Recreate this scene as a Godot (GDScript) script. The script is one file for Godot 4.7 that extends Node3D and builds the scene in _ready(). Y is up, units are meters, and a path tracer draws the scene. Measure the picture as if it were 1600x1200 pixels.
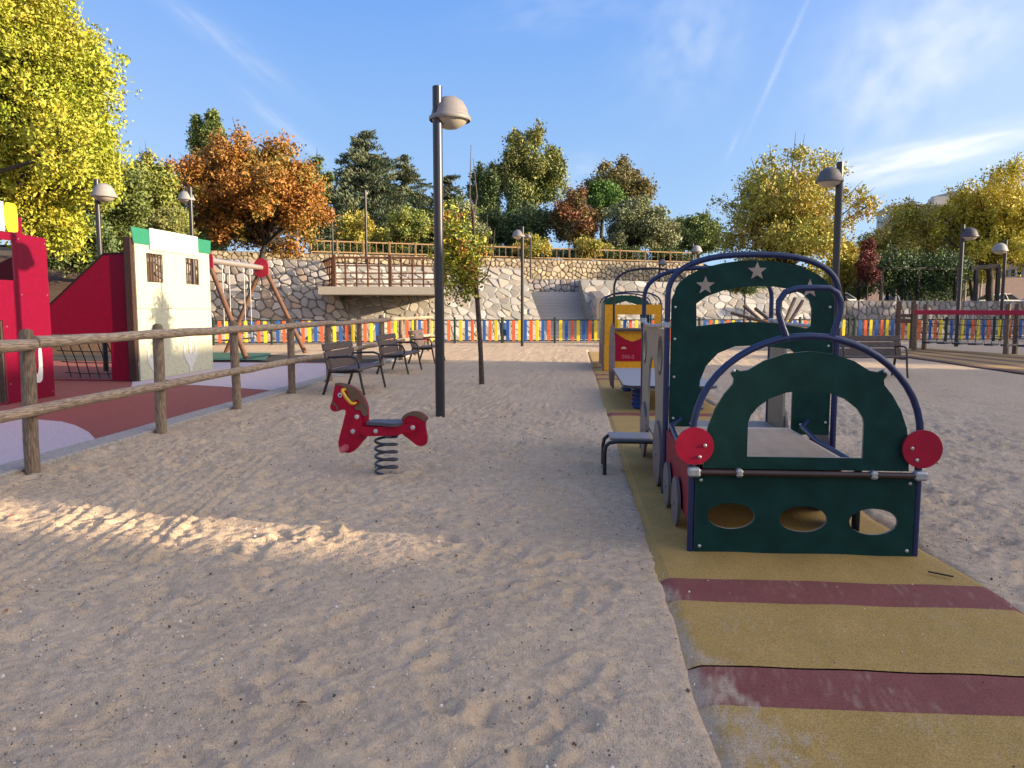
extends Node3D
# A shaded sand playground in autumn: play train, spring horse, western play front, stone terraces and trees behind.

const EYE := Vector3(0, 1.5, 0)
const PITCH := -5.711
const YAW := 4.526
const FOCAL := 1200.0
const GLOW := 2.1
const TRAIN_X := 1.39
const TRAIN_Z := -4.654

var M := {}
var clump_mesh: ArrayMesh
var needle_mesh: ArrayMesh
var taken := {}
var cam_basis: Basis

# ------------------------------------------------------------------ mesh building
class MB:
	var v := PackedVector3Array()
	var n := PackedVector3Array()
	var c := PackedColorArray()
	var col := Color.WHITE
	func tri(a: Vector3, b: Vector3, d: Vector3) -> void:
		var m := (b - a).cross(d - a).normalized()
		v.append(a); v.append(d); v.append(b)
		for i in 3:
			n.append(m); c.append(col)
	func trin(a: Vector3, b: Vector3, d: Vector3, na: Vector3, nb: Vector3, nd: Vector3) -> void:
		v.append(a); v.append(d); v.append(b)
		n.append(na); n.append(nd); n.append(nb)
		for i in 3:
			c.append(col)
	func quad(a: Vector3, b: Vector3, d: Vector3, e: Vector3) -> void:
		tri(a, b, d); tri(a, d, e)
	func quadn(a: Vector3, b: Vector3, d: Vector3, e: Vector3, na: Vector3, nb: Vector3, nd: Vector3, ne: Vector3) -> void:
		trin(a, b, d, na, nb, nd); trin(a, d, e, na, nd, ne)
	func out_quad(a: Vector3, b: Vector3, d: Vector3, e: Vector3, o: Vector3) -> void:
		if (b - a).cross(d - a).dot((a + b + d + e) * 0.25 - o) < 0.0: quad(a, e, d, b)
		else: quad(a, b, d, e)
	func out_tri(a: Vector3, b: Vector3, d: Vector3, o: Vector3) -> void:
		if (b - a).cross(d - a).dot((a + b + d) / 3.0 - o) < 0.0: tri(a, d, b)
		else: tri(a, b, d)
	# a box with chamfered edges, at transform x
	func box(x: Transform3D, s: Vector3, bev := 0.0) -> void:
		var h := s * 0.5
		var b: float = minf(bev, minf(h.x, minf(h.y, h.z)) * 0.9)
		var o := x.origin
		var P := func(sx: int, sy: int, sz: int, ax: int) -> Vector3:
			var p := Vector3(sx * (h.x - (0.0 if ax == 0 else b)), sy * (h.y - (0.0 if ax == 1 else b)), sz * (h.z - (0.0 if ax == 2 else b)))
			return x * p
		for ax in 3:
			for sg in [-1, 1]:
				var q := []
				for k in [[-1, -1], [1, -1], [1, 1], [-1, 1]]:
					var s3 := [0, 0, 0]
					s3[ax] = sg; s3[(ax + 1) % 3] = k[0]; s3[(ax + 2) % 3] = k[1]
					q.append(P.call(s3[0], s3[1], s3[2], ax))
				out_quad(q[0], q[1], q[2], q[3], o)
		if b <= 0.0:
			return
		for ax in 3:
			var a1 := (ax + 1) % 3
			var a2 := (ax + 2) % 3
			for s1 in [-1, 1]:
				for s2 in [-1, 1]:
					var q := []
					for e in [[-1, a1], [1, a1], [1, a2], [-1, a2]]:
						var s3 := [0, 0, 0]
						s3[ax] = e[0]; s3[a1] = s1; s3[a2] = s2
						q.append(P.call(s3[0], s3[1], s3[2], e[1]))
					out_quad(q[0], q[1], q[2], q[3], o)
		for sx in [-1, 1]:
			for sy in [-1, 1]:
				for sz in [-1, 1]:
					out_tri(P.call(sx, sy, sz, 0), P.call(sx, sy, sz, 1), P.call(sx, sy, sz, 2), o)
	func bar(a: Vector3, b: Vector3, w: float, t: float, bev := 0.0, up := Vector3.UP) -> void:
		var z := (b - a).normalized()
		if absf(z.dot(up)) > 0.98: up = Vector3.RIGHT
		var xx := up.cross(z).normalized()
		var yy := z.cross(xx)
		box(Transform3D(Basis(xx, yy, z), (a + b) * 0.5), Vector3(w, t, a.distance_to(b)), bev)
	# a tube through points; r is a number or an array of numbers
	func tube(p: Array, r, sides := 10, caps := true, squash := 1.0) -> void:
		var k := p.size()
		var rings := []
		var nor := []
		var side := Vector3.ZERO
		for i in k:
			var t: Vector3 = (p[mini(i + 1, k - 1)] - p[maxi(i - 1, 0)]).normalized()
			if i == 0:
				side = t.cross(Vector3.UP if absf(t.y) < 0.9 else Vector3.RIGHT).normalized()
			else:
				side = (side - t * side.dot(t)).normalized()
			var up := side.cross(t)
			var rr: float = r[i] if r is Array else r
			var ring := []
			var nn := []
			for j in sides:
				var a := TAU * j / sides
				var dd := side * cos(a) + up * sin(a) * squash
				ring.append(p[i] + dd * rr)
				nn.append(dd.normalized())
			rings.append(ring); nor.append(nn)
		for i in k - 1:
			for j in sides:
				var j2 := (j + 1) % sides
				quadn(rings[i][j], rings[i + 1][j], rings[i + 1][j2], rings[i][j2], nor[i][j], nor[i + 1][j], nor[i + 1][j2], nor[i][j2])
		if caps:
			for j in range(1, sides - 1):
				tri(rings[0][0], rings[0][j], rings[0][j + 1])
				tri(rings[k - 1][0], rings[k - 1][j + 1], rings[k - 1][j])
	# a turned shape: profile of (radius, height), smooth
	func lathe(x: Transform3D, prof: Array, sides := 20) -> void:
		var k := prof.size()
		var nn := []
		for i in k:
			var t: Vector2 = prof[mini(i + 1, k - 1)] - prof[maxi(i - 1, 0)]
			nn.append(Vector2(t.y, -t.x).normalized())
		for i in k - 1:
			for j in sides:
				var q := []
				var m := []
				for e in [[i, j], [i, j + 1], [i + 1, j + 1], [i + 1, j]]:
					var a: float = TAU * e[1] / sides
					var w: Vector2 = prof[e[0]]
					var g: Vector2 = nn[e[0]]
					q.append(x * Vector3(w.x * cos(a), w.y, -w.x * sin(a)))
					m.append((x.basis * Vector3(g.x * cos(a), g.y, -g.x * sin(a))).normalized())
				quadn(q[0], q[1], q[2], q[3], m[0], m[1], m[2], m[3])
	func ball(o: Vector3, r: Vector3, sides := 12) -> void:
		var pr := []
		for i in 9:
			var a := -PI / 2 + PI * i / 8.0
			pr.append(Vector2(maxf(cos(a), 0.0001), sin(a)))
		lathe(Transform3D(Basis.from_scale(r), o), pr, sides)
	# a flat plate cut from an outline with holes, of thickness t about z = 0, at transform x
	func plate(x: Transform3D, outline: PackedVector2Array, holes: Array, t: float, edge := Color(-1, 0, 0)) -> void:
		var face := col
		var pieces := []
		if holes.is_empty():
			pieces = [outline]
		else:
			var cuts := [-1000.0]
			for hh in holes:
				var mid := Vector2.ZERO
				for q in hh: mid += q
				cuts.append(mid.x / hh.size() + 0.00037)
			cuts.append(1000.0)
			cuts.sort()
			for i in cuts.size() - 1:
				if cuts[i + 1] - cuts[i] < 0.001: continue
				var strip := PackedVector2Array([Vector2(cuts[i], -1000), Vector2(cuts[i + 1], -1000), Vector2(cuts[i + 1], 1000), Vector2(cuts[i], 1000)])
				var got := []
				for q in Geometry2D.intersect_polygons(outline, strip): got.append(q)
				for hh in holes:
					var nx := []
					for g in got:
						for q in Geometry2D.clip_polygons(g, hh): nx.append(q)
					got = nx
				pieces.append_array(got)
		var fz := x.basis.z.normalized()
		for p in pieces:
			var ids := Geometry2D.triangulate_polygon(p)
			for i in range(0, ids.size(), 3):
				for sg in [0.5, -0.5]:
					var a: Vector3 = x * Vector3(p[ids[i]].x, p[ids[i]].y, sg * t)
					var b: Vector3 = x * Vector3(p[ids[i + 1]].x, p[ids[i + 1]].y, sg * t)
					var d: Vector3 = x * Vector3(p[ids[i + 2]].x, p[ids[i + 2]].y, sg * t)
					if (b - a).cross(d - a).dot(fz) * sg < 0.0: tri(a, d, b)
					else: tri(a, b, d)
		if edge.r >= 0.0: col = edge
		for li in 1 + holes.size():
			var loop: PackedVector2Array = outline if li == 0 else holes[li - 1]
			var inward := Geometry2D.is_polygon_clockwise(loop) != (li > 0)
			for i in loop.size():
				var a := loop[i]
				var b := loop[(i + 1) % loop.size()]
				var qa := x * Vector3(a.x, a.y, t / 2)
				var qb := x * Vector3(b.x, b.y, t / 2)
				var qc := x * Vector3(b.x, b.y, -t / 2)
				var qd := x * Vector3(a.x, a.y, -t / 2)
				if inward: quad(qa, qb, qc, qd)
				else: quad(qd, qc, qb, qa)
		col = face
	func mesh() -> ArrayMesh:
		var m := ArrayMesh.new()
		var a := []
		a.resize(Mesh.ARRAY_MAX)
		a[Mesh.ARRAY_VERTEX] = v; a[Mesh.ARRAY_NORMAL] = n; a[Mesh.ARRAY_COLOR] = c
		m.add_surface_from_arrays(Mesh.PRIMITIVE_TRIANGLES, a)
		return m

func at3(p: Vector3) -> Transform3D:
	return Transform3D(Basis(), p)
func mb(col := Color.WHITE) -> MB:
	var m := MB.new()
	m.col = col
	return m
# sRGB bytes of a surface colour to the linear value a vertex carries
func C(r: float, g: float, b: float) -> Color:
	return Color(r / 255.0, g / 255.0, b / 255.0).srgb_to_linear()
func numbered(called: String) -> String:
	if not taken.has(called):
		taken[called] = 0
		return called
	taken[called] += 1
	return "%s_%03d" % [called, taken[called]]
func put(m, called: String, mat: Material, parent: Node3D = null, pos := Vector3.ZERO) -> MeshInstance3D:
	var o := MeshInstance3D.new()
	o.mesh = m.mesh() if m is MB else m
	o.material_override = mat
	if parent == null:
		o.name = numbered(called)
		add_child(o)
	else:
		o.name = called
		parent.add_child(o, true)
	o.position = pos
	return o
func tag(o: Node, label: String, category: String, group := "", kind := "") -> void:
	if label: o.set_meta("label", label)
	if category: o.set_meta("category", category)
	if group: o.set_meta("group", group)
	if kind: o.set_meta("kind", kind)
func thing(called: String, label: String, category: String, pos := Vector3.ZERO, turn := 0.0, group := "") -> Node3D:
	var o := Node3D.new()
	o.name = numbered(called)
	add_child(o)
	o.position = pos
	o.rotation.y = turn
	tag(o, label, category, group)
	return o
func copy(o: Node3D, label := "") -> Node3D:
	var c: Node3D = o.duplicate()
	c.name = numbered(String(o.name).rstrip("0123456789").trim_suffix("_"))
	add_child(c)
	if label: c.set_meta("label", label)
	return c
func structure(m, called: String, mat: Material, label := "") -> MeshInstance3D:
	var o := put(m, called, mat)
	o.set_meta("kind", "structure")
	if label: o.set_meta("label", label)
	return o

# ------------------------------------------------------------------ from photograph pixels to directions; distance comes from the ground or a known height
func ray(px: float, py: float) -> Vector3:
	return cam_basis * Vector3((px - 800.0) / FOCAL, (600.0 - py) / FOCAL, -1.0)
func gp(px: float, py: float, y := 0.0) -> Vector3:
	var d := ray(px, py)
	return EYE + d * ((y - EYE.y) / d.y)
func hp(px: float, depth: float, y := 0.0) -> Vector3:
	var d := ray(px, 480.0 + (EYE.y - y) * FOCAL / depth)
	var f := -cam_basis.z
	f.y = 0
	f = f.normalized()
	var p := EYE + d * (depth / d.dot(f))
	p.y = y
	return p
func yrow(py: float, depth: float) -> float:
	return EYE.y + (480.0 - py) * depth / FOCAL

# ------------------------------------------------------------------ materials
func noise_img(kind: int, freq: float, lo: float, hi: float, sd: int, size := 512, oct := 4, contrast := 1.0) -> Image:
	var f := FastNoiseLite.new()
	f.noise_type = kind
	f.frequency = freq
	f.seed = sd
	f.fractal_octaves = oct
	if kind == FastNoiseLite.TYPE_CELLULAR:
		f.fractal_type = FastNoiseLite.FRACTAL_NONE
		f.cellular_return_type = FastNoiseLite.RETURN_CELL_VALUE
	var im := f.get_seamless_image(size, size)
	im.convert(Image.FORMAT_L8)
	var d := im.get_data()
	for i in d.size():
		var t := clampf((d[i] / 255.0 - 0.5) * contrast + 0.5, 0.0, 1.0)
		d[i] = int(255.0 * (lo + (hi - lo) * t))
	return Image.create_from_data(size, size, false, Image.FORMAT_L8, d)
func tex(im: Image) -> ImageTexture:
	return ImageTexture.create_from_image(im)
func bump(im: Image, s: float) -> ImageTexture:
	var b: Image = im.duplicate()
	b.convert(Image.FORMAT_RGBA8)
	b.bump_map_to_normal_map(s)
	return ImageTexture.create_from_image(b)
func mat(rough: float, albedo: ImageTexture = null, scale := Vector3.ONE, normal: ImageTexture = null, ns := 1.0, world := false, metal := 0.0) -> StandardMaterial3D:
	var m := StandardMaterial3D.new()
	m.vertex_color_use_as_albedo = true
	m.roughness = rough
	m.metallic = metal
	m.cull_mode = BaseMaterial3D.CULL_DISABLED
	if albedo or normal:
		m.uv1_triplanar = true
		m.uv1_world_triplanar = world
		m.uv1_scale = scale
	if albedo: m.albedo_texture = albedo
	if normal:
		m.normal_enabled = true
		m.normal_texture = normal
		m.normal_scale = ns
	return m
func tinted(m: StandardMaterial3D, linear: Color) -> StandardMaterial3D:
	var k: StandardMaterial3D = m.duplicate()
	k.albedo_color = linear.linear_to_srgb()
	return k
func make_materials() -> void:
	var S := FastNoiseLite.TYPE_SIMPLEX_SMOOTH
	var V := FastNoiseLite.TYPE_VALUE
	var worn := noise_img(S, 0.012, 0.91, 1.0, 3, 512, 5, 1.3)
	var fine := noise_img(V, 0.35, 0.0, 1.0, 5, 512, 2)
	var wornt := tex(worn)
	M.paint = mat(0.5, wornt, Vector3(1.3, 1.3, 1.3))
	var scuff := noise_img(S, 0.006, 0.80, 0.97, 51, 1024, 6, 1.5)
	var rs := RandomNumberGenerator.new()
	rs.seed = 2
	for k in 260:
		var p := Vector2(rs.randf() * 1024, rs.randf() * 1024)
		var dr := Vector2.from_angle(rs.randf() * TAU)
		var g := rs.randf_range(0.85, 1.0)
		for i in int(rs.randf_range(8, 70)):
			p += dr
			dr = dr.rotated(rs.randf_range(-0.06, 0.06))
			scuff.set_pixel(posmod(int(p.x), 1024), posmod(int(p.y), 1024), Color(g, g, g))
	M.board = mat(0.58, tex(scuff), Vector3(0.9, 0.9, 0.9))
	M.board.metallic_specular = 0.3
	M.paint.metallic_specular = 0.3
	M.tube = mat(0.33, tex(noise_img(S, 0.03, 0.82, 1.0, 8, 256, 4)), Vector3(3, 3, 3))
	M.steel = mat(0.45, wornt, Vector3(4, 4, 4), null, 1.0, false, 0.7)
	M.plastic = mat(0.5, wornt, Vector3(2, 2, 2))
	# sand: grains, and clods
	var grain := noise_img(V, 0.45, 0.0, 1.0, 11, 1024, 2)
	var clod := noise_img(S, 0.018, 0.0, 1.0, 12, 1024, 6, 1.3)
	var gd := grain.get_data()
	var cd := clod.get_data()
	var sp := PackedByteArray()
	sp.resize(gd.size())
	var hgt := PackedByteArray()
	hgt.resize(gd.size())
	for i in gd.size():
		var g := gd[i] / 255.0
		var k := cd[i] / 255.0
		var a := 0.92 + 0.13 * (g - 0.5) * 1.6 + 0.12 * (k - 0.5)
		if g < 0.17: a -= 0.26
		if g > 0.8: a += 0.08
		sp[i] = int(255 * clampf(a, 0.3, 1.0))
		hgt[i] = int(255 * clampf(0.68 * k + 0.32 * g, 0, 1))
	M.sand = mat(0.95, tex(Image.create_from_data(1024, 1024, false, Image.FORMAT_L8, sp)), Vector3(0.62, 0.62, 0.62), bump(Image.create_from_data(1024, 1024, false, Image.FORMAT_L8, hgt), 7.0), 1.6, true)
	# rubber crumb
	var crumb := noise_img(FastNoiseLite.TYPE_CELLULAR, 0.2, 0.72, 1.0, 21, 512, 1)
	M.rubber = mat(0.9, tex(crumb), Vector3(2.6, 2.6, 2.6), bump(crumb, 3.0), 0.8, true)
	# concrete and stone
	var rough := noise_img(S, 0.04, 0.78, 1.0, 31, 512, 6, 1.2)
	M.concrete = mat(0.9, tex(rough), Vector3(0.8, 0.8, 0.8), bump(rough, 4.0), 0.7, true)
	M.stone = mat(0.92, tex(noise_img(S, 0.05, 0.74, 1.0, 33, 512, 6, 1.4)), Vector3(1.1, 1.1, 1.1), bump(rough, 6.0), 1.0, true)
	M.earth = mat(0.97, tex(noise_img(S, 0.05, 0.55, 1.0, 35, 512, 6, 1.5)), Vector3(0.4, 0.4, 0.4), bump(fine, 4.0), 1.0, true)
	# wood: streaks along local z
	var streak := noise_img(S, 0.02, 0.5, 1.0, 41, 512, 5, 1.5)
	M.wood = mat(0.82, tex(streak), Vector3(9, 9, 0.55), bump(streak, 5.0), 0.8)
	M.wood_y = mat(0.82, M.wood.albedo_texture, Vector3(9, 0.7, 9), M.wood.normal_texture, 0.8)
	M.slat = mat(0.6, M.wood.albedo_texture, Vector3(12, 12, 0.6), M.wood.normal_texture, 0.35)
	M.bark = mat(0.95, M.wood.albedo_texture, Vector3(5, 0.9, 5), M.wood.normal_texture, 1.0, true)
	M.leaf = mat(0.6)
	M.leaf.backlight_enabled = true
	M.leaf.backlight = Color(0.32, 0.3, 0.1)
	M.glass = StandardMaterial3D.new()
	M.glass.albedo_color = Color(0.06, 0.08, 0.1)
	M.glass.roughness = 0.06
	M.glass.metallic_specular = 0.7
	M.diffuser = StandardMaterial3D.new()
	M.diffuser.albedo_color = Color(0.74, 0.70, 0.62)
	M.diffuser.roughness = 0.35
	M.plaster = mat(0.9, wornt, Vector3(0.3, 0.3, 0.3))

# ------------------------------------------------------------------ sky
func make_sky() -> Sky:
	var W := 3072
	var H := 1536
	var f := PackedFloat32Array()
	f.resize(W * H * 3)
	var wisp := FastNoiseLite.new()
	wisp.seed = 4
	wisp.noise_type = FastNoiseLite.TYPE_SIMPLEX_SMOOTH
	wisp.frequency = 1.0
	wisp.fractal_octaves = 5
	var top := Vector3(0.07, 0.23, 0.72)
	var mid := Vector3(0.125, 0.335, 0.87)
	var low := Vector3(0.52, 0.76, 0.97)
	# streaks of cirrus: centre pixel of the photograph, half length and half width in degrees, slope, strength
	var streaks := []
	for k in [[1400, 262, 9.0, 1.1, 10.0, 0.75], [1450, 238, 7.0, 0.7, 8.0, 0.5], [345, 62, 5.5, 0.7, -32.0, 0.22], [1400, 110, 5.5, 4.0, 48.0, 0.42], [1080, 60, 5.0, 3.4, 60.0, 0.28], [1222, 90, 5.0, 0.16, 66.0, 0.32], [1146, 225, 1.2, 0.14, 66.0, 0.25], [450, 205, 4.5, 0.5, -38.0, 0.22], [900, 268, 4.0, 1.2, 8.0, 0.2], [1540, 30, 7.0, 3.0, 25.0, 0.25], [880, 10, 6.0, 1.5, 8.0, 0.15]]:
		var d := ray(k[0], k[1]).normalized()
		streaks.append([rad_to_deg(atan2(d.x, -d.z)), rad_to_deg(asin(d.y)), k[2], k[3], cos(deg_to_rad(k[4])), sin(deg_to_rad(k[4])), k[5]])
	var to_sun := Vector3(0.984, 0.249, 0.165).normalized()
	for y in H:
		var el := (0.5 - (y + 0.5) / H) * 180.0
		var t := clampf(el / 90.0, 0.0, 1.0)
		var base: Vector3
		if el < 0.0:
			base = Vector3(0.34, 0.33, 0.30).lerp(low, exp(el * 0.8))
		elif el < 26.0:
			base = low.lerp(mid, pow(el / 26.0, 0.8))
		else:
			base = mid.lerp(top, pow((el - 26.0) / 64.0, 0.7))
		for x in W:
			var p := base
			if el > 0.0 and el < 75.0:
				var az := wrapf((x + 0.5) / W * 360.0, -180.0, 180.0)
				var w := 0.0
				if absf(az) < 60.0 and el < 45.0:
					for s in streaks:
						var dx: float = (az - s[0]) * cos(deg_to_rad(el))
						var dy: float = el - s[1]
						var a: float = (dx * s[4] + dy * s[5]) / s[2]
						if absf(a) > 2.0: continue
						var b: float = (dy * s[4] - dx * s[5]) / s[3]
						if absf(b) > 2.4: continue
						var g := exp(-a * a * 1.4 - b * b * 1.1)
						w += s[6] * g * clampf(0.75 + 0.9 * wisp.get_noise_2d(a * 1.6 + s[0], b * 1.4 + s[1]), 0.0, 1.4)
				elif (x & 1) == 0 or true:
					var ar := deg_to_rad(az)
					w = maxf(0.0, wisp.get_noise_3d(sin(ar) * 2.0, el * 0.06, cos(ar) * 2.0) + 0.25) * 0.75
				w = clampf(w, 0.0, 0.9)
				p = p.lerp(Vector3(0.86, 0.92, 0.99), w)
			if el > -3.0:
				# scattering round the sun of a clear sky (the CIE indicatrix)
				var ar2 := (x + 0.5) / W * TAU
				var ce := cos(deg_to_rad(el))
				var cs := clampf(Vector3(sin(ar2) * ce, sin(deg_to_rad(el)), -cos(ar2) * ce).dot(to_sun), -1.0, 1.0)
				var chi := acos(cs)
				var ind := 10.0 * (exp(-3.0 * chi) - 0.009) + 0.45 * cs * cs
				p += Vector3(0.42, 0.36, 0.27) * maxf(ind, 0.0) * GLOW
			var i := (y * W + x) * 3
			f[i] = p.x; f[i + 1] = p.y; f[i + 2] = p.z
	var sky := Sky.new()
	var pm := PanoramaSkyMaterial.new()
	pm.panorama = ImageTexture.create_from_image(Image.create_from_data(W, H, false, Image.FORMAT_RGBF, f.to_byte_array()))
	sky.sky_material = pm
	return sky

func _ready() -> void:
	# camera
	var cam := Camera3D.new()
	cam.name = "camera"
	cam.position = EYE
	cam.rotation_degrees = Vector3(PITCH, YAW, 0)
	cam.fov = rad_to_deg(2.0 * atan(600.0 / FOCAL))
	cam.near = 0.05
	cam.far = 2000.0
	add_child(cam)
	cam_basis = Basis.from_euler(Vector3(deg_to_rad(PITCH), deg_to_rad(YAW), 0))
	# sky and exposure
	var we := WorldEnvironment.new()
	we.name = "world_environment"
	var env := Environment.new()
	env.background_mode = Environment.BG_SKY
	env.sky = make_sky()
	env.background_energy_multiplier = 0.405
	env.tonemap_mode = Environment.TONE_MAPPER_LINEAR
	env.tonemap_exposure = 2.58
	env.sdfgi_enabled = true
	env.ssao_enabled = true
	env.ssil_enabled = true
	we.environment = env
	add_child(we)
	# low morning sun from the right, a little behind the camera
	var sun := DirectionalLight3D.new()
	sun.name = "sun"
	add_child(sun)
	sun.look_at_from_position(Vector3.ZERO, -Vector3(0.984, 0.249, 0.165), Vector3.UP)
	sun.light_energy = 1.4
	sun.light_color = Color(1.0, 0.91, 0.77)
	sun.light_angular_distance = 0.5
	sun.shadow_enabled = true
	make_materials()
	build_ground()
	build_terraces()
	build_distance()
	build_sun_side()
	build_trees()
	build_fences()
	build_train()
	build_play_front()
	build_swing()
	build_horse()
	build_benches()
	build_lamps()
	build_right_side()
	build_litter()

# ------------------------------------------------------------------ ground
func steps(from: float, dense0: float, dense1: float, to: float, d: float, grow: float) -> PackedFloat32Array:
	var a := []
	var x := dense0
	while x < dense1:
		a.append(x); x += d
	var s := d
	while x < to:
		a.append(x); s *= grow; x += s
	a.append(to)
	x = dense0
	s = d
	while true:
		s *= grow
		x -= s
		if x <= from: break
		a.push_front(x)
	a.push_front(from)
	return PackedFloat32Array(a)
func near_line(p: Vector2, a: Vector2, b: Vector2) -> float:
	return p.distance_to(Geometry2D.get_closest_point_to_segment(p, a, b))
func build_ground() -> void:
	var xs := steps(-500, -5.0, 5.2, 500, 0.026, 1.1)
	var zs := steps(-600, -8.2, -1.3, 60, 0.026, 1.055)
	var nx := xs.size()
	var nz := zs.size()
	var f := FastNoiseLite.new()
	f.noise_type = FastNoiseLite.TYPE_SIMPLEX_SMOOTH
	f.seed = 17
	f.frequency = 1.0
	f.fractal_octaves = 1
	var h := PackedFloat32Array()
	h.resize(nx * nz)
	var tone := PackedFloat32Array()
	tone.resize(nx * nz)
	var rakes := []
	for k in 9:
		var o := -46.0 + k * 13.0 + (5.0 if k % 3 == 0 else 0.0)
		rakes.append([gp(-20 + o * 0.6, 905 + o * 0.55), gp(330 + o * 0.9, 700 + o * 0.3)])
	for k in 3:
		rakes.append([gp(180 + k * 24, 880), gp(395 + k * 16, 712)])
	var drift := gp(1065, 1110)
	for j in nz:
		for i in nx:
			var x := xs[i]
			var z := zs[j]
			var r := sqrt(x * x + z * z)
			var amp := 1.0 if r < 14.0 else 14.0 / r
			var y := 0.016 * f.get_noise_2d(x * 2.1, z * 2.1) + 0.015 * f.get_noise_2d(x * 5.2 + 40, z * 6.2) * (0.6 + f.get_noise_2d(x * 0.5, z * 0.5))
			if r < 16.0:
				y += 0.0075 * f.get_noise_2d(x * 11.0, z * 13.0 + 9) + 0.004 * f.get_noise_2d(x * 26.0, z * 28.0)
			y *= amp
			y *= 0.25 + 0.75 * clampf(minf(absf(x - 0.47), absf(x - 2.2)) / 0.4, 0.0, 1.0)
			if r < 13.0 and x < 0.5 and z > -9.5:
				var p := Vector2(x, z)
				for k in rakes:
					var q := near_line(p, Vector2(k[0].x, k[0].z), Vector2(k[1].x, k[1].z))
					if q < 0.09:
						y += -0.016 * exp(-q * q / 0.0006) + 0.008 * exp(-(q - 0.045) * (q - 0.045) / 0.0004)
			h[j * nx + i] = y
			tone[j * nx + i] = f.get_noise_2d(x * 0.35 + 7, z * 0.35) * 0.5 + f.get_noise_2d(x * 1.4, z * 1.4 + 30) * 0.5
	# footprints and scuffs
	var rng := RandomNumberGenerator.new()
	rng.seed = 99
	for k in 2600:
		var px := rng.randf_range(-5.0, 5.6)
		var pz := -1.4 - 10.5 * pow(rng.randf(), 0.8)
		if px > 0.2 and px < 2.4 and pz > -12.0: continue
		var big := rng.randf() < 0.55
		var L := rng.randf_range(0.10, 0.16) if big else rng.randf_range(0.04, 0.075)
		var Wd := L * rng.randf_range(0.38, 0.6)
		var dp := rng.randf_range(0.007, 0.019) if big else rng.randf_range(0.004, 0.011)
		var ang := rng.randf_range(-0.7, 0.7) if rng.randf() < 0.6 else rng.randf_range(0, PI)
		var ca := cos(ang)
		var sa := sin(ang)
		var i0 := xs.bsearch(px - L * 2.0)
		var i1 := xs.bsearch(px + L * 2.0)
		var j0 := zs.bsearch(pz - L * 2.0)
		var j1 := zs.bsearch(pz + L * 2.0)
		for j in range(j0, mini(j1, nz)):
			for i in range(i0, mini(i1, nx)):
				var dx := xs[i] - px
				var dz := zs[j] - pz
				var a := (dx * sa + dz * ca) / L
				var b := (dx * ca - dz * sa) / Wd
				var q := a * a + b * b
				if q > 4.0: continue
				h[j * nx + i] += -dp * exp(-q * q * q * 1.1) * (1.0 + 0.35 * sin(a * 9.0 + k)) + dp * 0.7 * exp(-(sqrt(q) - 1.2) * (sqrt(q) - 1.2) * 22.0) * (1.0 + 0.6 * a)
	var v := PackedVector3Array()
	var nn := PackedVector3Array()
	var cc := PackedColorArray()
	v.resize(nx * nz); nn.resize(nx * nz); cc.resize(nx * nz)
	for j in nz:
		for i in nx:
			var x := xs[i]
			var z := zs[j]
			var y := h[j * nx + i]
			# sunk under the rubber surfaces
			var west := smoothstep(-5.02, -5.1, x) * smoothstep(-27.0, -26.5, z)
			var rag := 0.04 * f.get_noise_2d(z * 2.0, x)
			var strip := smoothstep(0.47 + rag * 0.4, 0.56 + rag * 0.4, x) * smoothstep(2.24 + rag, 2.14 + rag, x) * smoothstep(-27.0, -26.9, z) * smoothstep(-0.2, -0.4, z)
			y = lerpf(y, -0.06, maxf(west, strip))
			v[j * nx + i] = Vector3(x, y, z)
			var t := tone[j * nx + i]
			cc[j * nx + i] = Color(0.555 + 0.055 * t, 0.405 + 0.045 * t, 0.262 + 0.034 * t)
	for j in nz:
		for i in nx:
			var a := v[j * nx + maxi(i - 1, 0)]
			var b := v[j * nx + mini(i + 1, nx - 1)]
			var d := v[maxi(j - 1, 0) * nx + i]
			var e := v[mini(j + 1, nz - 1) * nx + i]
			nn[j * nx + i] = (e - d).cross(b - a).normalized()
	var idx := PackedInt32Array()
	idx.resize((nx - 1) * (nz - 1) * 6)
	var w := 0
	for j in nz - 1:
		for i in nx - 1:
			var q := j * nx + i
			idx[w] = q; idx[w + 1] = q + 1; idx[w + 2] = q + nx
			idx[w + 3] = q + 1; idx[w + 4] = q + nx + 1; idx[w + 5] = q + nx
			w += 6
	var arr := []
	arr.resize(Mesh.ARRAY_MAX)
	arr[Mesh.ARRAY_VERTEX] = v; arr[Mesh.ARRAY_NORMAL] = nn; arr[Mesh.ARRAY_COLOR] = cc; arr[Mesh.ARRAY_INDEX] = idx
	var gm := ArrayMesh.new()
	gm.add_surface_from_arrays(Mesh.PRIMITIVE_TRIANGLES, arr)
	structure(gm, "ground", M.sand, "pale playground sand full of footprints and rake marks")
	# the striped mat under the train
	var root := Node3D.new()
	root.name = "rubber_path"
	add_child(root)
	tag(root, "yellow rubber safety path with dark red cross stripes under the train", "", "", "structure")
	var base := mb(Color(0.02, 0.02, 0.02))
	base.quad(Vector3(0.6, -0.012, -0.5), Vector3(2.05, -0.012, -0.5), Vector3(2.05, -0.012, -25.9), Vector3(0.6, -0.012, -25.9))
	put(base, "rubber_underlay", M.rubber, root)
	var edges := []
	var z := -0.45
	for red in [-0.77, -1.79, -2.81, -3.85, -10.6, -15.9, -16.9, -19.0, -21.0]:
		edges.append([z, red, false])
		edges.append([red, red - 0.33, true])
		z = red - 0.33
	edges.append([z, -26.0, false])
	var k2 := 0
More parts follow.
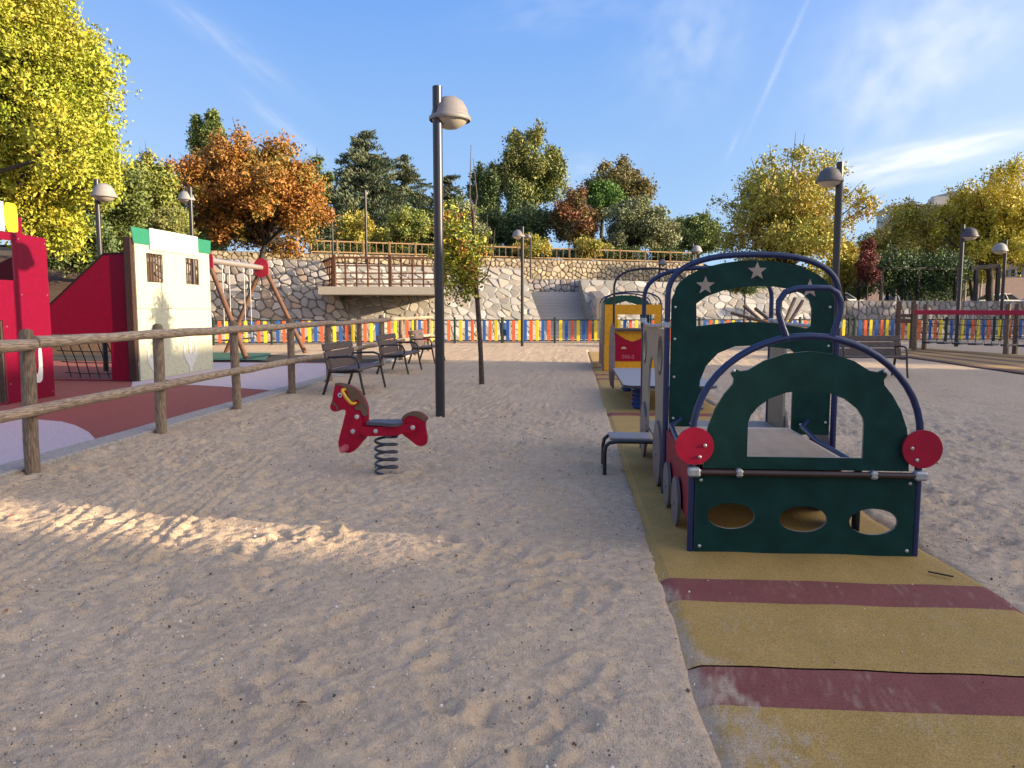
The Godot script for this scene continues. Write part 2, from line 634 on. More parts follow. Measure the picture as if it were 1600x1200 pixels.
	for e in edges:
		var z0: float = maxf(e[0], -26.0)
		var z1: float = maxf(e[1], -26.0)
		if z0 <= z1: continue
		var m := mb()
		var gap := 0.014 if (e[2] and absf(z1 + 3.14) < 0.1) else 0.0
		var near := z1 > -6.0
		var nzz := int(maxf(2, (z0 - z1) * (9.0 if near else 3.0)))
		var nu := 110 if near else 40
		for j in nzz * 3:
			for i in nu:
				var q := []
				for g in [[0, 0], [1, 0], [1, 1], [0, 1]]:
					var zz := lerpf(z0, z1 + gap, (j + g[1]) / float(nzz * 3))
					var u: float = (i + g[0]) / float(nu)
					var xw := 0.455
					var xe := 2.185 + 0.05 * f.get_noise_2d(zz * 0.9, 8.0) + (0.10 * smoothstep(-3.4, -4.2, zz) * smoothstep(-4.9, -4.4, zz))
					var xx := lerpf(xw, xe, u)
					var drop := smoothstep(0.06, 0.0, minf(u, 1.0 - u)) * 0.03
					var yy := 0.010 - drop + 0.006 * exp(-pow((zz - TRAIN_Z) / 0.22, 2.0)) * smoothstep(0, 0.2, u) * smoothstep(1, 0.8, u) + 0.004 * f.get_noise_2d(xx * 2, zz * 2)
					q.append(Vector3(xx, yy, zz))
				var cv := []
				for vp in q:
					var t := f.get_noise_2d(vp.x * 3.0, vp.z * 3.0) * 0.5 + 0.5 * f.get_noise_2d(vp.x * 11.0, vp.z * 11.0)
					var kc := Color(0.255 + 0.03 * t, 0.068 + 0.012 * t, 0.052 + 0.012 * t) if e[2] else Color(0.47 + 0.06 * t, 0.285 + 0.035 * t, 0.072 + 0.015 * t)
					if near:
						# sand trodden over the edge, in a thin broken layer
						var spread := 0.14 + 0.42 * smoothstep(-3.5, -2.5, vp.z) + 0.08 * f.get_noise_2d(vp.z * 2.5, 1.0)
						var dust := smoothstep(1.0, 0.0, (vp.x - 0.47) / spread) * 1.35 + 0.5 * f.get_noise_2d(vp.x * 7.0, vp.z * 7.0) + 0.6 * f.get_noise_2d(vp.x * 34.0, vp.z * 34.0) - 0.5
						dust = maxf(dust, 0.55 * f.get_noise_2d(vp.x * 1.6 + 5, vp.z * 1.6) + 0.5 * f.get_noise_2d(vp.x * 38.0, vp.z * 38.0) - 0.42)
						kc = kc.lerp(Color(0.53, 0.39, 0.26), clampf(dust, 0.0, 0.9))
					cv.append(kc)
				m.quad(q[0], q[1], q[2], q[3])
				var last := m.c.size() - 6
				for o6 in 6: m.c[last + o6] = cv[[0, 2, 1, 0, 3, 2][o6]]
		put(m, "red_stripe" if e[2] else "yellow_stripe", M.rubber, root)
		k2 += 1
	# worn split in the mat beside the engine
	var crack := mb(Color(0.015, 0.015, 0.015))
	var c0 := gp(1450, 893, 0.03)
	var c1 := gp(1490, 901, 0.025)
	crack.bar(c0, c1, 0.012, 0.006)
	put(crack, "split", M.rubber, root)
	# rubber court behind the rail
	var court := mb(Color(0.33, 0.078, 0.052))
	court.quad(Vector3(-16, -0.012, 1), Vector3(-5.33, -0.012, 1), Vector3(-5.33, -0.012, -20.6), Vector3(-16, -0.012, -20.6))
	structure(court, "rubber_court", M.rubber, "dark red rubber surface behind the wooden rail")
	var lil := [[[-320, 648], [-120, 650], [0, 653], [60, 655], [96, 658], [118, 664], [138, 674], [160, 689], [0, 733], [-320, 820]], [[205, 604], [250, 602], [300, 601], [345, 603.5], [390, 607], [436, 610], [505, 588], [548, 568], [420, 566.5], [325, 566], [215, 566]]]
	for k in 2:
		var poly := PackedVector2Array()
		for q in lil[k]:
			var g := gp(q[0], q[1])
			poly.append(Vector2(minf(g.x, -5.335), -g.z))
		var m := mb(Color(0.62, 0.50, 0.52))
		m.plate(Transform3D(Basis(Vector3.RIGHT, Vector3.FORWARD, Vector3.UP), Vector3(0, -0.006, 0)), poly, [], 0.004)
		var o := structure(m, "rubber_patch", M.rubber, ["pale lilac rubber patch beside the near rail post", "pale lilac rubber area in front of the swing"][k])
	var soil := mb(Color(0.06, 0.045, 0.035))
	var s0 := gp(300, 566)
	soil.quad(Vector3(-18, -0.008, -20.6), Vector3(-5.05, -0.008, -20.6), Vector3(-5.05, -0.008, -23.8), Vector3(-18, -0.008, -23.8))
	structure(soil, "soil_bed", M.earth, "dark bare soil strip beyond the lilac rubber")
	var gr := mb(Color(0.035, 0.13, 0.085))
	var ga := gp(300, 564.5)
	var gb := gp(414, 564.5)
	var gc := gp(424, 553)
	var gd := gp(310, 552)
	for p in [ga, gb, gc, gd]: p.y = 0.0
	gr.quad(ga + Vector3(0, 0.03, 0), gb + Vector3(0, 0.03, 0), gc + Vector3(0, 0.03, 0), gd + Vector3(0, 0.03, 0))
	structure(gr, "green_rubber_mat", M.rubber, "green rubber landing mat under the swing")
	# kerb stones
	var kr := Node3D.new()
	kr.name = "kerb"
	add_child(kr)
	tag(kr, "pale concrete kerb under the wooden rail", "", "", "structure")
	var stone := mb(Color(0.40, 0.36, 0.31))
	stone.box(Transform3D(), Vector3(0.33, 0.16, 0.992), 0.012)
	var sm := stone.mesh()
	for k in 26:
		put(sm, "kerb_stone", M.concrete, kr, Vector3(-5.165, -0.045 + 0.002 * (k % 3), 0.5 - k * 1.0))

# ------------------------------------------------------------------ rubble walls: every stone its own piece
func rubble(parent: Node3D, BL: Vector3, BR: Vector3, TR: Vector3, TL: Vector3, cell: float, joint: float, depth: float, cols: Array, most: int, sd: int, mortar: Color) -> void:
	var rng := RandomNumberGenerator.new()
	rng.seed = sd
	var Wd := (BL.distance_to(BR) + TL.distance_to(TR)) * 0.5
	var Hd := (BL.distance_to(TL) + BR.distance_to(TR)) * 0.5
	var nor := (BR - BL).cross(TL - BL).normalized()
	if nor.dot(EYE - BL) < 0: nor = -nor
	var P := func(q: Vector2, d: float) -> Vector3:
		var u := q.x / Wd
		var w := q.y / Hd
		return BL.lerp(BR, u).lerp(TL.lerp(TR, u), w) + nor * d
	var back := mb(mortar)
	for i in 16:
		for j in 6:
			back.quad(P.call(Vector2(Wd * i / 16.0, Hd * j / 6.0), 0.0), P.call(Vector2(Wd * (i + 1) / 16.0, Hd * j / 6.0), 0.0), P.call(Vector2(Wd * (i + 1) / 16.0, Hd * (j + 1) / 6.0), 0.0), P.call(Vector2(Wd * i / 16.0, Hd * (j + 1) / 6.0), 0.0))
	var b2 := -0.5
	back.quad(P.call(Vector2(0, Hd), 0.0), P.call(Vector2(Wd, Hd), 0.0), P.call(Vector2(Wd, Hd), b2), P.call(Vector2(0, Hd), b2))
	back.quad(P.call(Vector2(0, 0), b2), P.call(Vector2(0, 0), 0.0), P.call(Vector2(0, Hd), 0.0), P.call(Vector2(0, Hd), b2))
	back.quad(P.call(Vector2(Wd, 0), 0.0), P.call(Vector2(Wd, 0), b2), P.call(Vector2(Wd, Hd), b2), P.call(Vector2(Wd, Hd), 0.0))
	put(back, "mortar", M.stone, parent)
	var nu := maxi(1, int(round(Wd / cell)))
	var nv := maxi(1, int(round(Hd / cell)))
	var site := {}
	for j in range(-2, nv + 2):
		for i in range(-2, nu + 2):
			var off := rng.randf() < 0.16
			site[Vector2i(i, j)] = Vector2(1e9, 0) if off else Vector2((i + 0.5 + rng.randf_range(-0.42, 0.42)) * Wd / nu, (j + 0.5 + rng.randf_range(-0.42, 0.42)) * Hd / nv)
	var all := []
	for j in nv:
		for i in nu:
			var s: Vector2 = site[Vector2i(i, j)]
			if s.x > 1e8: continue
			var poly := PackedVector2Array([Vector2(0, 0), Vector2(Wd, 0), Vector2(Wd, Hd), Vector2(0, Hd)])
			for dj in range(-2, 3):
				for di in range(-2, 3):
					if di == 0 and dj == 0: continue
					var o: Vector2 = site[Vector2i(i + di, j + dj)] if site.has(Vector2i(i + di, j + dj)) else Vector2(1e9, 0)
					if o.x > 1e8: continue
					var mid := (s + o) * 0.5
					var dir := (o - s).normalized()
					var outp := PackedVector2Array()
					for k in poly.size():
						var a := poly[k]
						var b := poly[(k + 1) % poly.size()]
						var da := (a - mid).dot(dir)
						var db := (b - mid).dot(dir)
						if da <= 0: outp.append(a)
						if (da < 0) != (db < 0) and absf(da - db) > 1e-9: outp.append(a + (b - a) * (da / (da - db)))
					poly = outp
					if poly.size() < 3: break
				if poly.size() < 3: break
			if poly.size() < 3: continue
			var cen := Vector2.ZERO
			for q in poly: cen += q
			cen /= poly.size()
			var area := 0.0
			for k in poly.size(): area += poly[k].cross(poly[(k + 1) % poly.size()])
			all.append([absf(area) * 0.5, poly, cen])
	all.sort_custom(func(a, b): return a[0] > b[0])
	var rest := mb()
	var count := 0
	for e in all:
		if e[0] < 0.0008: continue
		var ring := PackedVector2Array()
		var poly: PackedVector2Array = e[1]
		var rad := sqrt(e[0])
		var sc := 1.0 - joint / rad
		if sc < 0.3: continue
		for k in poly.size():
			var a := poly[k]
			var b := poly[(k + 1) % poly.size()]
			if a.distance_to(b) < 0.02: continue
			var t := rng.randf_range(0.16, 0.3)
			for w in [t, 1.0 - t]:
				ring.append(e[2] + (a.lerp(b, w) - e[2]) * sc * rng.randf_range(0.96, 1.02))
		if ring.size() < 4: continue
		var m: MB = rest if count >= most else mb()
		var g: Color = cols[rng.randi() % cols.size()]
		var br := rng.randf_range(0.72, 1.18)
		m.col = Color(g.r * br, g.g * br, g.b * br)
		var d := depth * rng.randf_range(0.55, 1.1)
		var tilt := Vector2(rng.randf_range(-0.12, 0.12), rng.randf_range(-0.12, 0.12))
		var top := []
		var bot := []
		for q in ring:
			var r: Vector2 = e[2] + (q - e[2]) * 0.84
			top.append(P.call(r, d + tilt.dot(r - e[2])))
			bot.append(P.call(q, -0.01))
		var mid3: Vector3 = P.call(e[2], d * 1.12)
		var inn: Vector3 = P.call(e[2], -depth)
		for k in ring.size():
			var k3 := (k + 1) % ring.size()
			m.out_tri(mid3, top[k], top[k3], inn)
			m.out_quad(bot[k], bot[k3], top[k3], top[k], inn)
		if count < most: put(m, "stone", M.stone, parent)
		count += 1
	if rest.v.size() > 0:
		var o := put(rest, "small_stones", M.stone, parent)
		o.set_meta("kind", "stuff")
func sheet(called: String, label: String, material: Material, front: Array, back: Array, col: Color, rows := 6, rough := 0.0, sd := 1) -> MeshInstance3D:
	var f := FastNoiseLite.new()
	f.seed = sd
	f.frequency = 0.35
	var m := mb(col)
	var n := front.size()
	for j in rows:
		for i in n - 1:
			var q := []
			for g in [[0, 0], [1, 0], [1, 1], [0, 1]]:
				var t: float = (j + g[1]) / float(rows)
				var p: Vector3 = front[i + g[0]].lerp(back[i + g[0]], t)
				p.y += rough * f.get_noise_2d(p.x, p.z) * (0.0 if (j + g[1]) == 0 else 1.0)
				q.append(p)
			m.quad(q[0], q[1], q[2], q[3])
	return structure(m, called, material, label)
func build_terraces() -> void:
	var gray := [Color(0.55, 0.50, 0.46), Color(0.60, 0.55, 0.50), Color(0.50, 0.45, 0.42), Color(0.56, 0.43, 0.34), Color(0.63, 0.57, 0.5), Color(0.54, 0.49, 0.46)]
	var cream := [Color(0.50, 0.45, 0.37), Color(0.56, 0.51, 0.43), Color(0.46, 0.41, 0.34), Color(0.53, 0.45, 0.35), Color(0.6, 0.56, 0.49)]
	var tan := [Color(0.42, 0.34, 0.22), Color(0.48, 0.39, 0.25), Color(0.34, 0.27, 0.18), Color(0.5, 0.42, 0.3), Color(0.4, 0.33, 0.24)]
	var dark := Color(0.2, 0.175, 0.15)
	var a := thing("retaining_wall", "grey rubble retaining wall behind the swing", "wall")
	rubble(a, hp(170, 35.6, -0.1), hp(566, 35.6, -0.1), hp(500, 36.2, yrow(408, 36.2)), hp(170, 36.2, yrow(402, 36.2)), 0.40, 0.022, 0.05, gray, 300, 5, dark)
	var b := thing("retaining_wall", "pale sunlit sloping rubble wall under the balcony beside the stairs", "wall")
	rubble(b, hp(560, 34.9, -0.1), hp(858, 36.0, -0.1), hp(815, 39, yrow(420, 39)), hp(497, 38.2, yrow(412, 38.2)), 0.42, 0.014, 0.03, cream, 300, 6, Color(0.36, 0.32, 0.26))
	var c := thing("retaining_wall", "pale rubble wall behind the train, with a sloping edge by the stairs", "wall")
	rubble(c, hp(932, 36.2, -0.1), hp(1300, 37, -0.1), hp(1290, 39, yrow(449, 39)), hp(906, 39, yrow(437, 39)), 0.44, 0.014, 0.03, cream, 300, 7, Color(0.36, 0.32, 0.26))
	var e := thing("stair_wall", "grey rubble cheek wall along the stone stairs", "wall")
	rubble(e, hp(905.5, 42.4, 2.1), hp(932, 36.25, -0.1), hp(932, 36.4, yrow(466, 36.4)), hp(905.5, 42.4, 3.02), 0.4, 0.03, 0.04, gray, 120, 8, dark)
	var l := thing("landing_wall", "low grey rubble wall at the head of the stairs", "wall")
	rubble(l, hp(818, 42.6, 2.1), hp(908, 42.6, 2.1), hp(908, 42.7, 3.04), hp(818, 42.7, 3.04), 0.3, 0.025, 0.04, gray, 100, 9, dark)
	var u := thing("terrace_wall", "long ochre rubble wall below the wooden terrace fence", "wall")
	rubble(u, hp(215, 53, 3.4), hp(1100, 70, 3.4), hp(1100, 70.5, yrow(412.5, 70)), hp(215, 53.5, yrow(389, 53)), 0.34, 0.03, 0.09, tan, 300, 10, Color(0.16, 0.12, 0.08))
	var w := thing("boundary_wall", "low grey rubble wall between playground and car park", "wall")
	rubble(w, hp(1292, 40.5, -0.1), hp(1760, 43, -0.1), hp(1760, 43.1, 1.82), hp(1292, 40.6, 1.86), 0.36, 0.02, 0.045, [Color(0.30, 0.28, 0.27), Color(0.36, 0.33, 0.32), Color(0.26, 0.25, 0.25)], 300, 11, dark)  # stones coloured darker to carry the shade on this wall
	# stairs
	var st := thing("stone_stairs", "wide grey stone stairs climbing between the rubble walls", "stairs")
	for k in 14:
		var d := 37.0 + k * 0.38
		var m := mb(Color(0.65, 0.57, 0.5))
		var p0 := hp(846 - k * 1.6, d + 0.2, 0)
		var p1 := hp(934 - k * 2.0, d + 0.2, 0)
		p0.y = k * 0.165 + 0.08
		p1.y = p0.y
		m.bar(p0, p1, 0.42, 0.17, 0.012)
		put(m, "step", M.concrete, st)
	# terrace ground
	var fr := [hp(60, 36.6, 3.72), hp(300, 36.3, 3.7), hp(500, 36.3, 3.66), hp(520, 38.3, 3.72), hp(815, 39.1, 3.42), hp(817, 42.8, 3.02), hp(908, 42.8, 3.02), hp(908, 39.1, 2.88), hp(1288, 39.1, 2.5), hp(1330, 40, 1.8)]
	var bk := []
	for px in [60, 300, 500, 520, 760, 800, 890, 920, 1100, 1200]:
		bk.append(hp(px, 53.6 + (px - 215) * 0.0192, 3.62))
	sheet("terrace", "dry earth terrace above the rubble walls", M.earth, fr, bk, Color(0.22, 0.16, 0.09), 6, 0.05)
	var f2 := []
	var b2 := []
	for px in [-500, -200, 0, 215, 400, 600, 800, 1000, 1100, 1180, 1260]:
		var drop: float = 0.0 if px <= 1100 else (px - 1100) * 0.026
		f2.append(hp(px, 53.6 + (px - 215) * 0.0192, yrow(390, 53.5) - 0.06 - drop))
		b2.append(hp(px, 230, 9.0 - drop))
	sheet("hill", "grassy rise carrying the background trees", M.earth, f2, b2, Color(0.10, 0.105, 0.04), 14, 0.6)
	var f3 := []
	var b3 := []
	for px in [-600, -300, -100, 50, 130, 205, 240]:
		f3.append(hp(px, 25.0, -0.08))
		b3.append(hp(px, 37.0, 3.9))
	sheet("earth_bank", "brown leaf-strewn bank behind the red play front", M.earth, f3, b3, Color(0.17, 0.09, 0.04), 10, 0.35)
	var f4 := []
	var b4 := []
	for px in [-600, -300, -100, 50, 130, 205, 240]:
		f4.append(hp(px, 37.0, 3.9))
		b4.append(hp(px, 53.7 + (px - 215) * 0.0192, 5.4))
	sheet("upper_bank", "brown slope below the dark green trees", M.earth, f4, b4, Color(0.13, 0.09, 0.04), 6, 0.3)
	# the car park and the earth slope beyond it
	var f5 := []
	var b5 := []
	for px in [1200, 1300, 1500, 1800, 2300]:
		f5.append(hp(px, 41.2 + (px - 1292) * 0.0053, 1.05))
		b5.append(hp(px, 92, 1.35))
	sheet("road", "grey car park road beyond the low wall", M.concrete, f5, b5, Color(0.14, 0.135, 0.13), 8)
	var f6 := []
	var b6 := []
	for px in [1150, 1300, 1500, 1800, 2300]:
		f6.append(hp(px, 92, 1.35))
		b6.append(hp(px, 135, 6.6))
	sheet("slope", "bare reddish earth slope beyond the car park", M.earth, f6, b6, Color(0.36, 0.21, 0.13), 8, 0.4)
	# the balcony on the sloping wall
	var bal := thing("balcony", "concrete balcony with a brown wooden lattice railing on the rubble wall", "balcony")
	var s0 := hp(503, 34.2, 2.03)
	var s1 := hp(697, 34.6, 2.03)
	var inward := (hp(600, 39, 0) - hp(600, 34.4, 0)).normalized()
	var slab := mb(Color(0.40, 0.36, 0.30))
	var sb := Basis((s1 - s0).normalized(), Vector3.UP, -inward)
	slab.box(Transform3D(sb.orthonormalized(), (s0 + s1) * 0.5 + inward * 1.95 + Vector3(0, 0.2, 0)), Vector3(s0.distance_to(s1), 0.36, 3.9), 0.015)
	put(slab, "slab", M.concrete, bal)
	var brown := C(118, 74, 46)
	var ra := hp(497, 34.35, 2.41)
	var rb := hp(522, 34.35, 2.41)
	var rail := func(p: Vector3, q: Vector3, bays: int, extra: bool) -> void:
		var up := Vector3.UP
		for yy in [1.28, 0.92, 0.60, 0.34, 0.12]:
			var m := mb(brown)
			var big: float = 0.10 if yy > 1.2 else 0.06
			m.bar(p + up * yy, q + up * yy, 0.06, big, 0.006)
			put(m, "rail", M.wood, bal)
		for i in bays + 1:
			var o: Vector3 = p.lerp(q, i / float(bays))
			var m := mb(brown)
			var post: bool = extra and (i == 0 or i == bays or i == bays / 2)
			var ww := 0.15 if post else 0.075
			m.bar(o, o + up * (1.42 if post else 1.26), ww, ww, 0.008)
			put(m, "post" if post else "baluster", M.wood_y, bal)
	var front0 := s0 + inward * 0.18
	front0.y = 2.41
	var front1 := s1 + inward * 0.18
	front1.y = 2.41
	var corner := front0.lerp(front1, 0.1)
	rail.call(corner, front1, 10, true)
	rail.call(front0 + inward * 3.0 - (front1 - front0).normalized() * 0.15, corner, 5, false)
	# wooden fence on the upper terrace
	var tf := thing("terrace_fence", "pale wooden baluster fence along the top of the ochre wall", "fence")
	var pale := C(196, 158, 112)
	var T := func(px: float) -> Vector3:
		return hp(px, 53.4 + (px - 215) * 0.0192, yrow(389 + (px - 215) * 0.0268, 53 + (px - 215) * 0.0192) - 0.02)
	var prev: Vector3 = T.call(486)
	var spots := [486]
	while spots[-1] < 1085: spots.append(spots[-1] + 41 - (spots[-1] - 486) * 0.0035)
	for i in spots.size():
		var o: Vector3 = T.call(spots[i])
		var m := mb(pale)
		m.bar(o, o + Vector3(0, 1.08, 0), 0.13, 0.13, 0.01)
		put(m, "post", M.wood_y, tf)
		if i == 0: continue
		var pr: Vector3 = T.call(spots[i - 1])
		for yy in [0.95, 0.14]:
			var r := mb(pale)
			r.bar(pr + Vector3(0, yy, 0), o + Vector3(0, yy, 0), 0.06, 0.10, 0.01)
			put(r, "rail", M.wood, tf)
		for k in [1, 2, 3]:
			var q := pr.lerp(o, k / 4.0)
			var r := mb(pale)
			r.bar(q + Vector3(0, 0.14, 0), q + Vector3(0, 0.95, 0), 0.06, 0.05, 0.006)
			put(r, "baluster", M.wood_y, tf)

# ------------------------------------------------------------------ far and unseen buildings
func apartment(called: String, label: String, cen: Vector3, size: Vector3, turn: float, wall: Color, floors: int, bays: int, face_windows: Array, roof_box := true) -> Node3D:
	var b := thing(called, label, "building", cen, turn)
	var m := mb(wall)
	m.box(at3(Vector3(0, size.y / 2, 0)), size)
	put(m, "wall", M.plaster, b)
	var para := mb(wall * 0.9)
	para.box(at3(Vector3(0, size.y + 0.2, 0)), Vector3(size.x + 0.3, 0.4, size.z + 0.3), 0.02)
	put(para, "parapet", M.plaster, b)
	var fr := mb(Color(0.5, 0.5, 0.48))
	fr.box(Transform3D(), Vector3(1.5, 1.5, 0.12), 0.02)
	var frm := fr.mesh()
	var gl := mb()
	gl.box(Transform3D(), Vector3(1.3, 1.3, 0.04))
	var glm := gl.mesh()
	for side in face_windows:
		var L: float = size.x if side in ["front", "back"] else size.z
		for j in floors:
			for i in bays:
				var t := ((i + 0.5) / bays - 0.5) * (L - 1.0)
				var y := (j + 0.55) * size.y / floors
				var o := put(frm, "window", M.plaster, b)
				var g := put(glm, "pane", M.glass, o)
				match side:
					"front": o.position = Vector3(t, y, size.z / 2 + 0.02)
					"back": o.position = Vector3(t, y, -size.z / 2 - 0.02)
					"west": o.position = Vector3(-size.x / 2 - 0.02, y, t)
					"east": o.position = Vector3(size.x / 2 + 0.02, y, t)
				if side in ["west", "east"]: o.rotation.y = PI / 2
				g.position = Vector3(0, 0, 0.05 if side in ["front", "east"] else -0.05)
	if roof_box:
		var r := mb(wall * 0.95)
		r.box(at3(Vector3(size.x * 0.2, size.y + 1.3, 0)), Vector3(size.x * 0.18, 2.0, size.z * 0.4), 0.02)
		put(r, "roof_hut", M.plaster, b)
	return b
func build_distance() -> void:
	var p := hp(1432, 165, 0)
	apartment("apartment_block", "cream apartment block showing its roof above the yellowing trees", Vector3(p.x, 3, p.z), Vector3(15, yrow(331, 165) - 3, 12), -0.15, Color(0.60, 0.54, 0.46), 6, 5, ["front", "west"])
	p = hp(1522, 178, 0)
	apartment("apartment_block", "white apartment block with a roof vent behind the yellow trees", Vector3(p.x, 3, p.z), Vector3(16, yrow(309, 178) - 3, 12), 0.1, Color(0.62, 0.58, 0.52), 7, 5, ["front", "west"])
	p = hp(1628, 150, 0)
	apartment("apartment_block", "rosy brick apartment block behind the tallest yellow tree", Vector3(p.x, 3, p.z), Vector3(14, yrow(312, 150) - 3, 12), 0.0, Color(0.45, 0.33, 0.28), 6, 5, ["front", "west"])
func build_sun_side() -> void:
	# unseen blocks and trees added to keep the morning sun off the sand
	apartment("unseen_shading_block", "tall unseen brick block added so its shadow covers the engine", Vector3(44, 0, -5.52), Vector3(12, 12.0, 14.25), 0, Color(0.42, 0.32, 0.26), 4, 5, ["west"], false)
	apartment("unseen_shading_block", "longer unseen brick block added at the end of the low link for shade", Vector3(44, 0, 21.5), Vector3(12, 14.0, 34.6), 0, Color(0.45, 0.36, 0.3), 4, 10, ["west"], false)
	apartment("unseen_shading_link", "low unseen link added between the two brick blocks to shape the sun streak", Vector3(45, 0, 3.2), Vector3(9, 10.1, 2.1), 0, Color(0.5, 0.45, 0.4), 3, 1, [], false)  # unseen; its height and gap are shaped to pass a streak of sun

# ------------------------------------------------------------------ trees
func make_clumps() -> void:
	var rng := RandomNumberGenerator.new()
	rng.seed = 7
	var m := mb()
	for k in 15:
		var o := Vector3(rng.randfn(), rng.randfn(), rng.randfn()).normalized() * pow(rng.randf(), 0.45)
		var d := (o + Vector3(rng.randfn(), rng.randfn() - 0.4, rng.randfn()) * 0.6).normalized()
		var s := d.cross(Vector3(rng.randfn(), rng.randfn(), rng.randfn())).normalized()
		var up := s.cross(d)
		var L := rng.randf_range(0.38, 0.62)
		var w := L * rng.randf_range(0.24, 0.34)
		var a := o
		var b := o + d * L * 0.45 + s * w + up * 0.05
		var e := o + d * L
		var g := o + d * L * 0.45 - s * w + up * 0.05
		var t := rng.randf_range(0.75, 1.15)
		m.col = Color(t, t, t * rng.randf_range(0.8, 1.1))
		m.tri(a, b, e); m.tri(a, e, g)
	clump_mesh = m.mesh()
	var q := mb()
	for k in 16:
		var x := rng.randf_range(-1.0, 1.0)
		var o := Vector3(x, rng.randf_range(-0.1, 0.12) - 0.25 * absf(x), rng.randf_range(-0.4, 0.4))
		var d := Vector3(rng.randf_range(-0.5, 0.5), -rng.randf_range(0.3, 1.0), rng.randf_range(-0.5, 0.5)).normalized()
		var s := d.cross(Vector3(rng.randfn(), rng.randfn(), rng.randfn())).normalized()
		var L := rng.randf_range(0.3, 0.6)
		var t := rng.randf_range(0.7, 1.2)
		q.col = Color(t, t, t)
		q.tri(o - s * 0.07, o + s * 0.07, o + d * L)
		q.tri(o, o + Vector3(0.35, 0.05, 0.1), o + d * L * 0.4 + s * 0.1)
	needle_mesh = q.mesh()
func scatter(parent: Node3D, called: String, spots: Array, mesh: Mesh) -> MultiMeshInstance3D:
	var mm := MultiMesh.new()
	mm.transform_format = MultiMesh.TRANSFORM_3D
	mm.use_colors = true
	mm.mesh = mesh
	mm.instance_count = spots.size()
	for i in spots.size():
		mm.set_instance_transform(i, spots[i][0])
		mm.set_instance_color(i, spots[i][1] * 1.22)
	var o := MultiMeshInstance3D.new()
	o.multimesh = mm
	o.material_override = M.leaf
	o.name = called
	o.set_meta("kind", "stuff")
	parent.add_child(o, true)
	return o
# leaves of one tree differ in hue only, none is a darker copy of another
func same_light(cols: Array) -> Array:
	var sum := 0.0
	for k in cols: sum += k.get_luminance()
	sum /= cols.size()
	var o := []
	for k in cols:
		var g: float = sum / k.get_luminance()
		o.append(Color(k.r * g, k.g * g, k.b * g))
	return o
func any_turn(rng: RandomNumberGenerator, s: float) -> Basis:
	return Basis(Vector3(rng.randfn(), rng.randfn(), rng.randfn() + 0.001).normalized(), rng.randf() * TAU).scaled(Vector3.ONE * s)
